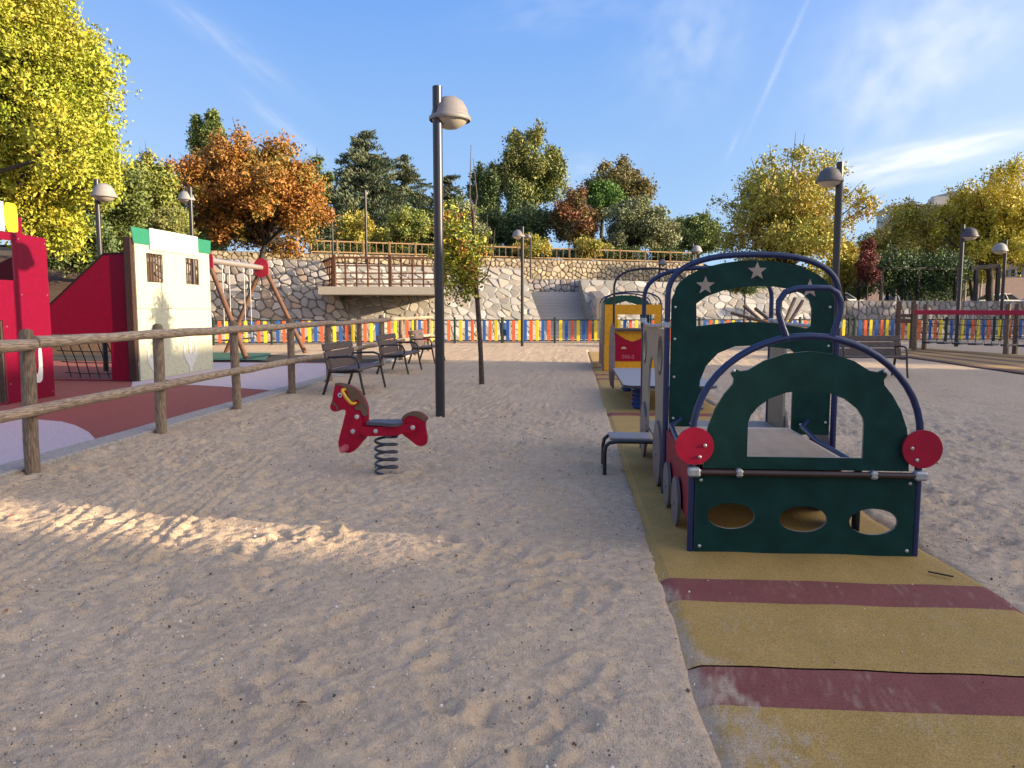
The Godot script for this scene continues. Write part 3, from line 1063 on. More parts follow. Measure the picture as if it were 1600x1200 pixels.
# broadleaf: lobes of leaf sprays round a forked trunk
func tree(called: String, label: String, base: Vector3, crown_lo: float, crown_hi: float, rx: float, cols: Array, n: int, leaf: float, sd: int, opt := {}) -> Node3D:
	cols = same_light(cols)
	var rng := RandomNumberGenerator.new()
	rng.seed = sd
	var t := thing(called, label, opt.get("category", "tree"), base, 0, opt.get("group", ""))
	var H := crown_hi - crown_lo
	var cen := Vector3(opt.get("lean", 0.0), crown_lo + H * 0.5, 0)
	rx *= 1.08
	var R := Vector3(rx, H * 0.465, opt.get("rz", rx))
	var tr: float = opt.get("trunk", 0.03 * crown_hi)
	var bark: Color = opt.get("bark", Color(0.10, 0.08, 0.06))
	var lobes := []
	var K: int = opt.get("lobes", 18)
	var taper: float = opt.get("taper", 0.35)
	for k in K:
		var d := Vector3(rng.randfn(), rng.randfn(), rng.randfn()).normalized()
		var rr := pow(rng.randf(), 0.5) * 0.74
		var p := d * rr
		var wide := 1.0 - taper * maxf(p.y, 0.0)
		p = Vector3(p.x * wide, p.y, p.z * wide)
		var lr := rng.randf_range(0.30, 0.46) * (1.0 - 0.3 * rr)
		lobes.append([cen + p * R, lr * Vector3(R.x, minf(R.y, R.x * 1.2), R.z)])
	for k in K:
		var d := Vector3(rng.randfn(), rng.randfn() + 0.25, rng.randfn()).normalized()
		var p := d * rng.randf_range(0.78, 1.0)
		var wide := 1.0 - taper * maxf(p.y, 0.0)
		p = Vector3(p.x * wide, p.y, p.z * wide)
		lobes.append([cen + p * R, rng.randf_range(0.12, 0.22) * Vector3(R.x, minf(R.y, R.x), R.z)])
	var trunk := mb(bark)
	var fork := Vector3(rng.randf_range(-0.1, 0.1) * rx, crown_lo + H * 0.12, 0)
	var pts := []
	var rads := []
	for i in 6:
		var s := i / 5.0
		pts.append(Vector3(fork.x * s + rng.randf_range(-1, 1) * tr * 0.35 * (1.0 if i > 0 else 0.0), -0.3 + (fork.y + 0.3) * s, rng.randf_range(-1, 1) * tr * 0.3))
		rads.append(tr * (1.25 if i == 0 else 1.0 - 0.35 * s))
	trunk.tube(pts, rads, 9)
	put(trunk, "trunk", M.bark, t)
	var limbs := mb(bark)
	for lb in lobes:
		var q: Vector3 = lb[0]
		var mid: Vector3 = pts[5].lerp(q, 0.5) + Vector3(0, H * 0.05, 0) + Vector3(rng.randfn(), 0, rng.randfn()) * rx * 0.05
		limbs.tube([pts[5], pts[5].lerp(mid, 0.5), mid, q, q + (q - mid) * 0.4], [tr * 0.5, tr * 0.38, tr * 0.26, tr * 0.12, tr * 0.04], 5, false)
	put(limbs, "branches", M.bark, t)
	var spots := []
	var fn := FastNoiseLite.new()
	fn.seed = sd
	fn.frequency = 0.9 / rx
	var tot := 0.0
	for lb in lobes: tot += lb[1].x * lb[1].x
	for lb in lobes:
		var cnt := int(n * lb[1].x * lb[1].x / tot)
		for i in cnt:
			var d := Vector3(rng.randfn(), rng.randfn(), rng.randfn()).normalized()
			var r := pow(rng.randf(), 0.38) * (1.0 + 0.16 * rng.randfn())
			var p: Vector3 = lb[0] + d * r * lb[1]
			var w := clampf(0.5 + 0.9 * fn.get_noise_3d(p.x, p.y, p.z) + rng.randf_range(-0.4, 0.4), 0.0, 0.999) * (cols.size() - 1)
			var c: Color = cols[int(w)].lerp(cols[int(w) + 1], w - int(w))
			var br := rng.randf_range(0.9, 1.1)
			spots.append([Transform3D(any_turn(rng, leaf * rng.randf_range(0.5, 1.45)), p), Color(c.r * br, c.g * br, c.b * br)])
	scatter(t, "crown", spots, clump_mesh)
	return t
# cedars: tiers of drooping boughs; cypress and poplar: narrow spindles
func conifer(called: String, label: String, base: Vector3, h: float, rx: float, cols: Array, tiers: int, leaf: float, sd: int, lo := 0.12) -> Node3D:
	cols = same_light(cols)
	var rng := RandomNumberGenerator.new()
	rng.seed = sd
	var t := thing(called, label, "tree", base)
	var trunk := mb(Color(0.09, 0.07, 0.05))
	trunk.tube([Vector3(0, -0.3, 0), Vector3(0.05, h * 0.5, 0), Vector3(0, h * 0.98, 0)], [h * 0.03, h * 0.02, h * 0.004], 8)
	put(trunk, "trunk", M.bark, t)
	var limbs := mb(Color(0.09, 0.07, 0.05))
	var spots := []
	for k in tiers:
		var s := k / float(tiers - 1)
		var y := h * lerpf(lo, 0.95, s)
		var reach := rx * (1.0 - pow(s, 2.3)) * rng.randf_range(0.55, 1.2) + rx * 0.06
		var bn := 5 + rng.randi() % 3
		for b in bn:
			var a := TAU * b / bn + rng.randf_range(-0.4, 0.4) + k
			var L := reach * rng.randf_range(0.65, 1.1)
			var dir := Vector3(cos(a), 0, sin(a))
			var yb := y + rng.randf_range(-0.5, 0.5) * h / tiers
			var P := func(q: float) -> Vector3:
				return Vector3(0, yb, 0) + dir * L * q + Vector3(0, L * (0.34 * q - 0.72 * q * q), 0)
			limbs.tube([P.call(0.0), P.call(0.5), P.call(1.0)], [h * 0.006, h * 0.004, h * 0.001], 4, false)
			var cnt := maxi(4, int(L / leaf * 7.0))
			for i in cnt:
				var q := pow(rng.randf(), 0.7)
				var p: Vector3 = P.call(q)
				var sp := 0.22 * L * (1.0 - q * 0.5)
				p += Vector3(rng.randfn() * sp, -absf(rng.randfn()) * sp * 1.0, rng.randfn() * sp)
				var c: Color = cols[rng.randi() % cols.size()]
				var br := rng.randf_range(0.9, 1.1)
				var bs := Basis(Vector3.UP, -a + rng.randf_range(-0.6, 0.6)).rotated(Vector3(-dir.z, 0, dir.x), rng.randf_range(-0.2, 0.5)).scaled(Vector3.ONE * leaf * rng.randf_range(0.7, 1.3))
				spots.append([Transform3D(bs, p), Color(c.r * br, c.g * br, c.b * br)])
	put(limbs, "branches", M.bark, t)
	scatter(t, "crown", spots, needle_mesh)
	return t
func spindle(called: String, label: String, base: Vector3, h: float, rx: float, cols: Array, n: int, leaf: float, sd: int, lo := 0.06, group := "") -> Node3D:
	cols = same_light(cols)
	var rng := RandomNumberGenerator.new()
	rng.seed = sd
	var t := thing(called, label, "tree", base, 0, group)
	var trunk := mb(Color(0.09, 0.07, 0.05))
	trunk.tube([Vector3(0, -0.3, 0), Vector3(0, h * 0.5, 0), Vector3(0, h * 0.96, 0)], [h * 0.018, h * 0.012, 0.01], 7)
	put(trunk, "trunk", M.bark, t)
	var spots := []
	for i in n:
		var s := rng.randf()
		var y := h * lerpf(lo, 1.0, s)
		var r := rx * pow(sin(PI * clampf(0.12 + 0.86 * s, 0, 1)), 0.6) * sqrt(rng.randf()) * (1.0 + 0.18 * sin(s * 23.0 + sd) + 0.1 * rng.randfn())
		var a := rng.randf() * TAU
		var c: Color = cols[rng.randi() % cols.size()]
		var br := rng.randf_range(0.9, 1.1)
		spots.append([Transform3D(any_turn(rng, leaf * rng.randf_range(0.7, 1.3)), Vector3(cos(a) * r, y, sin(a) * r)), Color(c.r * br, c.g * br, c.b * br)])
	scatter(t, "crown", spots, clump_mesh)
	return t
func tree_px(called: String, label: String, x0: float, x1: float, y0: float, y1: float, depth: float, ground: float, cols: Array, n: int, leaf: float, sd: int, opt := {}) -> Node3D:
	var base := hp((x0 + x1) * 0.5 + opt.get("off", 0.0), depth, ground)
	opt["lean"] = -opt.get("off", 0.0) * depth / FOCAL
	return tree(called, label, base, yrow(y1, depth) - ground, yrow(y0, depth) - ground, (x1 - x0) * 0.5 * depth / FOCAL, cols, n, leaf, sd, opt)
func build_trees() -> void:
	make_clumps()
	var yel := [Color(0.17, 0.21, 0.018), Color(0.23, 0.26, 0.02), Color(0.34, 0.34, 0.03), Color(0.42, 0.36, 0.03)]
	var grn := [Color(0.085, 0.12, 0.03), Color(0.10, 0.135, 0.032), Color(0.15, 0.18, 0.04)]
	var grn2 := [Color(0.11, 0.14, 0.026), Color(0.17, 0.19, 0.035), Color(0.28, 0.26, 0.04)]
	var orange := [Color(0.14, 0.12, 0.018), Color(0.22, 0.12, 0.018), Color(0.33, 0.13, 0.02), Color(0.37, 0.15, 0.03)]
	var olive := [Color(0.10, 0.12, 0.055), Color(0.19, 0.2, 0.1), Color(0.26, 0.26, 0.13)]
	var redd := [Color(0.12, 0.11, 0.03), Color(0.16, 0.09, 0.03), Color(0.22, 0.07, 0.035)]
	var ylg := [Color(0.21, 0.21, 0.035), Color(0.32, 0.29, 0.045), Color(0.42, 0.35, 0.05), Color(0.38, 0.26, 0.06)]
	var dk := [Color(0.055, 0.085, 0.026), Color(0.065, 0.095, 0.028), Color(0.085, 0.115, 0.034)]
	# left
	tree_px("poplar_tree", "huge yellow-green tree towering over the red play front", -210, 205, -90, 425, 23.5, 0.0, yel, 15000, 0.23, 1, {"lobes": 34, "trunk": 0.28, "taper": 0.55})
	tree_px("evergreen_tree", "dark green tree behind the first lamp, beside the yellow one", 60, 225, 190, 440, 33, 2.0, grn, 3600, 0.32, 2, {"lobes": 20})
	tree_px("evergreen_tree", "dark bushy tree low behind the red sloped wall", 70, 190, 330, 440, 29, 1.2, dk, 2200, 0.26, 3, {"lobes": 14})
	tree_px("broadleaf_tree", "green and yellow tree between the lamp and the orange tree", 185, 292, 245, 420, 42, 4.2, grn2, 2600, 0.34, 4, {"lobes": 16})
	tree_px("shrub", "feathery pale green shrub above the sign board", 225, 300, 325, 400, 39, 3.9, [Color(0.13, 0.15, 0.04), Color(0.22, 0.22, 0.06), Color(0.26, 0.25, 0.08)], 1500, 0.2, 5, {"category": "shrub", "lobes": 12, "trunk": 0.05})
	spindle("poplar_tree", "slim dark poplar, the thinner of two above the orange tree", hp(316, 80, 6.2), yrow(193, 80) - 6.2, 0.95, grn, 900, 0.5, 6)
	spindle("poplar_tree", "slim dark poplar, the wider of two above the orange tree", hp(340, 80, 6.2), yrow(188, 80) - 6.2, 1.5, grn, 1300, 0.5, 7)
	tree_px("chestnut_tree", "orange-brown autumn tree on the terrace behind the swing", 283, 512, 213, 408, 46, 3.7, orange, 6500, 0.36, 8, {"lobes": 30, "trunk": 0.22, "taper": 0.35, "off": 8})
	# centre
	conifer("cedar_tree", "tall dark cedar with drooping boughs behind the balcony", hp(572, 78, 6.2), yrow(210, 78) - 6.2, 5.6, [Color(0.045, 0.065, 0.035), Color(0.075, 0.095, 0.045), Color(0.12, 0.13, 0.06)], 11, 0.8, 21)
	conifer("cedar_tree", "smaller drooping cedar close beside the tall one", hp(634, 82, 6.3), yrow(247, 82) - 6.3, 3.4, [Color(0.05, 0.07, 0.035), Color(0.08, 0.1, 0.045), Color(0.11, 0.12, 0.05)], 9, 0.75, 22)
	conifer("cedar_tree", "low dark weeping cedar partly behind the tall lamp post", hp(700, 84, 6.3), yrow(280, 84) - 6.3, 4.0, [Color(0.02, 0.035, 0.02), Color(0.035, 0.05, 0.025), Color(0.06, 0.07, 0.035)], 8, 0.8, 23)
	tree_px("evergreen_tree", "dark fir peeking out between the orange tree and the cedar", 470, 530, 245, 390, 74, 6.0, dk, 1300, 0.5, 24, {"lobes": 10, "taper": 0.8})
	tree_px("small_tree", "small yellow-green tree behind the terrace fence, below the tall cedar", 525, 600, 330, 398, 63, 5.5, ylg, 1500, 0.34, 25, {"lobes": 14, "trunk": 0.12})
	tree_px("small_tree", "leafy green small tree behind the terrace fence beside the lamp post", 596, 684, 328, 398, 64, 5.5, grn2, 1700, 0.36, 26, {"lobes": 14, "trunk": 0.12})
	tree_px("small_tree", "bushy tree growing behind the sapling and the terrace fence", 690, 758, 322, 400, 66, 5.5, olive, 1400, 0.36, 27, {"lobes": 12, "trunk": 0.12})
	tree_px("poplar_tree", "large loose grey-green tree rising above the cypresses", 772, 880, 208, 350, 92, 6.6, [Color(0.09, 0.11, 0.03), Color(0.18, 0.19, 0.05), Color(0.28, 0.26, 0.07)], 3000, 0.62, 28, {"lobes": 24, "taper": 0.3})
	tree_px("poplar_tree", "thin dark crown peeking out behind the cypresses", 730, 785, 252, 350, 96, 6.6, grn, 900, 0.6, 29, {"lobes": 10})
	spindle("cypress_tree", "slender dark cypress in a row of three", hp(757, 86, 6.4), yrow(284, 86) - 6.4, 0.75, dk, 800, 0.42, 30, 0.05, "row of three cypresses")
	spindle("cypress_tree", "slender dark cypress in a row of three", hp(770, 86, 6.4), yrow(276, 86) - 6.4, 0.8, dk, 800, 0.42, 31, 0.05, "row of three cypresses")
	spindle("cypress_tree", "slender dark cypress in a row of three", hp(801, 86, 6.4), yrow(292, 86) - 6.4, 0.75, dk, 700, 0.42, 32, 0.05, "row of three cypresses")
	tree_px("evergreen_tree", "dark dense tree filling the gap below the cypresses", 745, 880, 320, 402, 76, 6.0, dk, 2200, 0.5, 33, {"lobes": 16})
	tree_px("maple_tree", "small tree with reddish top beside the round green one", 862, 938, 288, 398, 73, 5.8, redd, 2000, 0.42, 34, {"lobes": 16, "taper": 0.6})
	tree_px("broadleaf_tree", "tall brownish-green tree behind the bright green round one", 915, 1020, 253, 350, 98, 6.8, [Color(0.08, 0.075, 0.02), Color(0.15, 0.12, 0.035), Color(0.2, 0.16, 0.05)], 2200, 0.6, 35, {"lobes": 18})
	tree_px("pine_tree", "bright green round-headed tree in front of the brownish one", 912, 972, 286, 345, 85, 6.4, [Color(0.05, 0.11, 0.015), Color(0.08, 0.16, 0.02), Color(0.1, 0.19, 0.03)], 1300, 0.42, 36, {"lobes": 12})
	tree_px("olive_tree", "broad grey-green olive tree behind the terrace fence", 925, 1052, 312, 402, 74, 5.9, olive, 3000, 0.42, 37, {"lobes": 22})
	tree_px("shrub", "yellowing shrub just behind the terrace fence, beside the lamp", 800, 860, 372, 404, 66, 5.5, ylg, 800, 0.3, 38, {"category": "shrub", "lobes": 8, "trunk": 0.05})
	tree_px("shrub", "yellow and rust shrub behind the terrace fence under the red tree", 885, 950, 375, 404, 68, 5.5, ylg, 800, 0.3, 39, {"category": "shrub", "lobes": 8, "trunk": 0.05})
	tree_px("evergreen_tree", "dark low tree at the end of the terrace fence", 1040, 1135, 335, 405, 84, 5.0, grn, 2000, 0.45, 40, {"lobes": 14})
	var hx := [[478, 560], [550, 640], [630, 720], [735, 810], [790, 870], [860, 940], [930, 1010], [1000, 1090]]
	for i in hx.size():
		tree_px("hedge", "clipped dark hedge plant behind the terrace fence balusters", hx[i][0], hx[i][1], 381 + i, 412 + i, 57.5 + (hx[i][0] - 215) * 0.0192, 5.2, dk, 900, 0.3, 110 + i, {"category": "hedge", "lobes": 10, "trunk": 0.05, "group": "dark hedge along the terrace fence"})
	tree_px("evergreen_tree", "dark leafy tree in the gap behind the sapling top", 668, 762, 312, 395, 80, 6.0, grn, 1500, 0.46, 130, {"lobes": 14})
	tree_px("broadleaf_tree", "dull green tree behind the olive, before the terrace fence ends", 1005, 1085, 338, 402, 90, 5.6, olive, 1300, 0.46, 131, {"lobes": 12})
	tree_px("evergreen_tree", "dark green tree standing between the yellow tree and the slim poplars", 120, 300, 262, 430, 47, 4.4, grn, 3000, 0.38, 132, {"lobes": 18})
	# the sapling with a bare top beside the lamp post
	var sb := gp(753, 601)
	var sap := thing("sapling", "thin leaning sapling with a bare top and leaves on one side", "tree", sb)
	var tr := mb(Color(0.13, 0.09, 0.065))
	tr.tube([Vector3(0, -0.05, 0), Vector3(-0.02, 0.6, 0), Vector3(-0.06, 1.3, 0), Vector3(-0.11, 2.0, 0), Vector3(-0.13, 2.7, 0), Vector3(-0.16, 3.35, 0)], [0.055, 0.045, 0.05, 0.04, 0.034, 0.03], 8)
	put(tr, "trunk", M.bark, sap)
	var bs := mb(Color(0.2, 0.15, 0.12))
	for q in [[Vector3(-0.16, 3.3, 0), Vector3(-0.22, 3.6, 0), Vector3(-0.2, 4.1, 0.02), Vector3(-0.19, 4.55, 0)], [Vector3(-0.15, 3.2, 0), Vector3(-0.08, 3.6, 0), Vector3(-0.12, 4.0, 0), Vector3(-0.15, 4.3, 0)], [Vector3(-0.12, 2.3, 0), Vector3(0.05, 2.45, 0.05), Vector3(0.13, 2.75, 0), Vector3(0.11, 3.25, 0)], [Vector3(-0.12, 1.9, 0), Vector3(0.1, 2.1, 0), Vector3(0.22, 2.5, 0), Vector3(0.26, 3.0, 0)], [Vector3(-0.13, 2.4, 0), Vector3(-0.35, 2.7, 0.05), Vector3(-0.6, 3.0, 0)], [Vector3(-0.12, 1.95, 0), Vector3(-0.35, 2.2, 0.1), Vector3(-0.6, 2.4, 0.1)], [Vector3(-0.13, 2.1, 0), Vector3(-0.4, 2.15, -0.1), Vector3(-0.55, 2.1, -0.15)]]:
		var rr := []
		for i in q.size(): rr.append(lerpf(0.018, 0.005, i / float(q.size() - 1)))
		bs.tube(q, rr, 6)
	put(bs, "branches", M.bark, sap)
	var rng := RandomNumberGenerator.new()
	rng.seed = 71
	var spots := []
	for k in 330:
		var o: Vector3 = [Vector3(-0.5, 2.85, 0), Vector3(-0.38, 2.45, 0.05), Vector3(-0.55, 2.2, 0), Vector3(-0.25, 2.1, 0.05), Vector3(-0.62, 2.6, 0), Vector3(-0.35, 1.95, 0), Vector3(-0.6, 3.1, 0), Vector3(-0.12, 2.55, 0.1)][k % 8]
		var p := o + Vector3(rng.randfn(), rng.randfn(), rng.randfn()) * Vector3(0.13, 0.17, 0.17)
		var c: Color = yel[1].lerp(yel[3], rng.randf())
		if rng.randf() < 0.4: c = Color(0.13, 0.16, 0.02)
		if rng.randf() < 0.12: c = Color(0.35, 0.16, 0.03)
		spots.append([Transform3D(any_turn(rng, rng.randf_range(0.12, 0.2)), p), c])
	scatter(sap, "crown", spots, clump_mesh)
	# right
	var big := {"lobes": 34, "trunk": 0.2, "taper": 0.45}
	tree_px("plane_tree", "large loose yellow-green tree behind the train beside the tall lamp", 1115, 1345, 232, 452, 47, 1.6, ylg, 3300, 0.34, 51, big.duplicate())
	tree_px("young_tree", "slim dark red tree beside the vine pergola", 1333, 1372, 368, 462, 46, 1.4, [Color(0.08, 0.02, 0.02), Color(0.14, 0.03, 0.03), Color(0.17, 0.06, 0.03)], 800, 0.2, 52, {"lobes": 12, "trunk": 0.05, "taper": 0.7})
	tree_px("plane_tree", "rounded yellow-green tree above the vine pergola", 1350, 1490, 312, 448, 62, 1.4, ylg, 2500, 0.38, 53, {"lobes": 24})
	tree_px("plane_tree", "tall bright yellow tree beyond the step bridge", 1445, 1650, 255, 445, 60, 1.4, [Color(0.24, 0.21, 0.02), Color(0.40, 0.34, 0.03), Color(0.52, 0.42, 0.04), Color(0.55, 0.42, 0.05)], 4200, 0.4, 54, {"lobes": 30, "taper": 0.6})
	tree_px("plane_tree", "yellow-green tree behind the lamp with the dark dome", 1560, 1700, 300, 450, 66, 1.4, ylg, 2600, 0.42, 55, {"lobes": 20})
	tree_px("plane_tree", "greenish tree low between the two yellow crowns", 1470, 1570, 345, 455, 72, 1.4, ylg, 2000, 0.42, 56, {"lobes": 16})
	tree_px("small_tree", "small ochre tree between the red tree and the large yellow-green one", 1290, 1350, 380, 460, 52, 1.4, ylg, 1100, 0.3, 57, {"lobes": 12, "trunk": 0.08})
	var k := 0
	for px in [1318, 1399, 1417, 1447, 1505, 1517, 1530]:
		var d: float = [70, 66, 74, 68, 78, 84, 80][k]
		tree_px("birch_tree", "pale-trunked young tree in the car park", px - 26, px + 26, 398 - k % 3 * 8, 446, d, 1.35, ylg if k % 2 else grn2, 520, 0.36, 60 + k, {"lobes": 8, "trunk": 0.13, "bark": Color(0.55, 0.48, 0.38), "group": "pale trunks in the car park"})
		k += 1
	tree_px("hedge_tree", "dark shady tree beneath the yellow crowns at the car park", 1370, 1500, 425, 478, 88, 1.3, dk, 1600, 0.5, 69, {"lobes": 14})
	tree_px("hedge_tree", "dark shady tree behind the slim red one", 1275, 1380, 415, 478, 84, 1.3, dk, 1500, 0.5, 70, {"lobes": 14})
	# the little tree seen through the cab window
	tree_px("young_tree", "little dark-leaved tree against the pale wall, seen through the cab", 1133, 1192, 432, 462, 31, 0.0, grn, 500, 0.13, 72, {"lobes": 10, "trunk": 0.045})
	# unseen trees added so their shade falls across the far sand and the walls
	var hs := [9.0, 10.4, 8.0, 9.6, 8.2, 9.8, 7.6]
	for i in 7:
		tree("plane_tree", "unseen street tree added in the row beside the brick block", Vector3(39 + (i % 2) * 2.0, 0, -18.4 - i * 4.6), 2.4, hs[i], 2.5, ylg, 1500, 0.42, 80 + i, {"group": "unseen street trees added in a row beside the brick block", "lobes": 14})

# ------------------------------------------------------------------ fences
func build_fences() -> void:
	# wooden rail on the kerb
	var f := thing("wooden_rail_fence", "weathered two-rail wooden fence on the kerb", "fence")
	var rng := RandomNumberGenerator.new()
	rng.seed = 5
	var zs := []
	for k in 11: zs.append(-4.45 - k * 2.16 + (0.06 if k % 2 else 0.0))
	var k2 := 0
	for z in zs:
		var t := 0.9 + 0.25 * rng.randf()
		var m := mb(Color(0.38 * t, 0.265 * t, 0.17 * t))
		var lean := rng.randf_range(-0.02, 0.02)
		m.tube([Vector3(0, -0.3, 0), Vector3(0, 0.3, 0), Vector3(lean, 0.9, 0), Vector3(lean, 1.24, 0), Vector3(lean, 1.29, 0), Vector3(lean, 1.305, 0)], [0.064, 0.063, 0.062, 0.061, 0.052, 0.025], 14)
		put(m, "post", M.wood_y, f, Vector3(-4.92, 0, z))
	for i in zs.size() - 1:
		for yy in [1.175, 0.575]:
			var t := 0.95 + 0.3 * rng.randf()
			var m := mb(Color(0.54 * t, 0.39 * t, 0.26 * t))
			var L: float = zs[i] - zs[i + 1]
			var pts := []
			var rr := []
			for s in 7:
				pts.append(Vector3(rng.randf_range(-0.006, 0.006), rng.randf_range(-0.006, 0.006), L * (0.5 - s / 6.0) * 0.996))
				rr.append(0.052 + rng.randf_range(-0.004, 0.004))
			m.tube(pts, rr, 12)
			put(m, "rail", M.wood, f, Vector3(-4.825 + rng.randf_range(-0.008, 0.008), yy + rng.randf_range(-0.012, 0.012), (zs[i] + zs[i + 1]) * 0.5))
	# coloured pickets
	var pm := mb()
	pm.box(Transform3D(), Vector3(0.135, 0.86, 0.022), 0.008)
	var picket := pm.mesh()
	var pw := mb(Color(0.02, 0.04, 0.03))
	pw.box(at3(Vector3(0, 0.53, 0)), Vector3(0.09, 1.1, 0.09), 0.012)
	var post := pw.mesh()
	var hues := [tinted(M.paint, Color(0.62, 0.12, 0.045)), tinted(M.paint, Color(0.68, 0.52, 0.03)), tinted(M.paint, Color(0.03, 0.10, 0.32))]
	var runs := [[hp(150, 29.6), hp(706, 32.2), "multicoloured picket fence behind the swing and benches"], [hp(706, 32.2), hp(935, 32.4), "multicoloured picket fence in front of the stone stairs"], [hp(935, 32.4), hp(1330, 33.6), "multicoloured picket fence behind the train"], [hp(1330, 33.6), hp(1720, 34.4), "multicoloured picket fence behind the step bridge"]]
	var ci := 0
	for r in runs:
		var t := thing("picket_fence", r[2], "fence")
		var a: Vector3 = r[0]
		var b: Vector3 = r[1]
		var dir := (b - a).normalized()
		var turn := atan2(-dir.z, dir.x)
		var n := int(a.distance_to(b) / 0.245)
		for i in n:
			var p := a.lerp(b, (i + 0.5) / n)
			if i % 9 == 8 or i == 0:
				var o := put(post, "post", M.paint, t, p)
				o.rotation.y = turn
				continue
			var o := put(picket, "picket", hues[ci % 3], t, p + Vector3(0, 0.52 + rng.randf_range(-0.012, 0.012), 0))
			o.rotation.y = turn + rng.randf_range(-0.03, 0.03)
			o.rotation.z = rng.randf_range(-0.012, 0.012)
			ci += 1
		for yy in [0.96, 0.10]:
			var m := mb(Color(0.02, 0.03, 0.028))
			m.bar(a + Vector3(0, yy, 0) - dir.cross(Vector3.UP) * 0.03, b + Vector3(0, yy, 0) - dir.cross(Vector3.UP) * 0.03, 0.05, 0.05)
			put(m, "rail", M.paint, t)
	# the bin hanging behind the pickets
	var bp := hp(787, 33.0, 0.28)
	var bn := thing("litter_bin", "small blue litter bin behind the picket fence", "bin", bp)
	var m := mb(Color(0.03, 0.09, 0.26))
	m.lathe(Transform3D(), [Vector2(0.001, 0), Vector2(0.15, 0), Vector2(0.19, 0.55), Vector2(0.2, 0.56), Vector2(0.17, 0.56), Vector2(0.14, 0.1), Vector2(0.001, 0.1)], 18)
	put(m, "bucket", M.plastic, bn)
	var m2 := mb(Color(0.03, 0.03, 0.03))
	m2.tube([Vector3(0, -0.28, 0.22), Vector3(0, 0.8, 0.22)], 0.03, 10)
	put(m2, "pole", M.tube, bn)

# ------------------------------------------------------------------ the play train (x across, y up, z towards the engine's nose)
func ellipse(cx: float, cy: float, rx: float, ry: float, n := 28) -> PackedVector2Array:
	var a := PackedVector2Array()
	for i in n: a.append(Vector2(cx + rx * cos(TAU * i / n), cy + ry * sin(TAU * i / n)))
	return a
func pts2(a: Array, ox: float, oy: float, s: float) -> PackedVector2Array:
	var o := PackedVector2Array()
	for q in a: o.append(Vector2((q[0] - ox) / s, (oy - q[1]) / s))
	return o
func smooth_loop(p: PackedVector2Array, times := 1) -> PackedVector2Array:
	for t in times:
		var o := PackedVector2Array()
		for i in p.size():
			var a := p[i]
			var b := p[(i + 1) % p.size()]
			o.append(a.lerp(b, 0.25)); o.append(a.lerp(b, 0.75))
		p = o
	return p
func arch(w: float, y0: float, spring: float, top: float, z: float, n := 18, flat := 2.0) -> Array:
	var a := [Vector3(-w, y0, z), Vector3(-w, (y0 + spring) * 0.5, z)]
	for i in n + 1:
		var t := PI - PI * i / n
		var cx := cos(t)
		var sx := sin(t)
		a.append(Vector3(w * signf(cx) * pow(absf(cx), 2.0 / flat), spring + (top - spring) * pow(absf(sx), 2.0 / flat), z))
	a.append(Vector3(w, (y0 + spring) * 0.5, z))
	a.append(Vector3(w, y0, z))
	return a
func bolts(parent: Node3D, spots: Array, z: float, col := Color(0.5, 0.5, 0.48), r := 0.011) -> void:
	for q in spots:
		var m := mb(col)
		m.lathe(Transform3D(Basis(Vector3.RIGHT, Vector3.BACK, Vector3.DOWN), Vector3(q[0], q[1], z)), [Vector2(r, 0), Vector2(r, 0.004), Vector2(r * 0.7, 0.008), Vector2(0.0005, 0.009)], 10)
		put(m, "bolt", M.steel, parent)
func star(cx: float, cy: float, r: float) -> PackedVector2Array:
	var a := PackedVector2Array()
	for i in 10:
		var t := PI / 2 + TAU * i / 10
		var q := r if i % 2 == 0 else r * 0.42
		a.append(Vector2(cx + q * cos(t), cy + q * sin(t)))
	return a
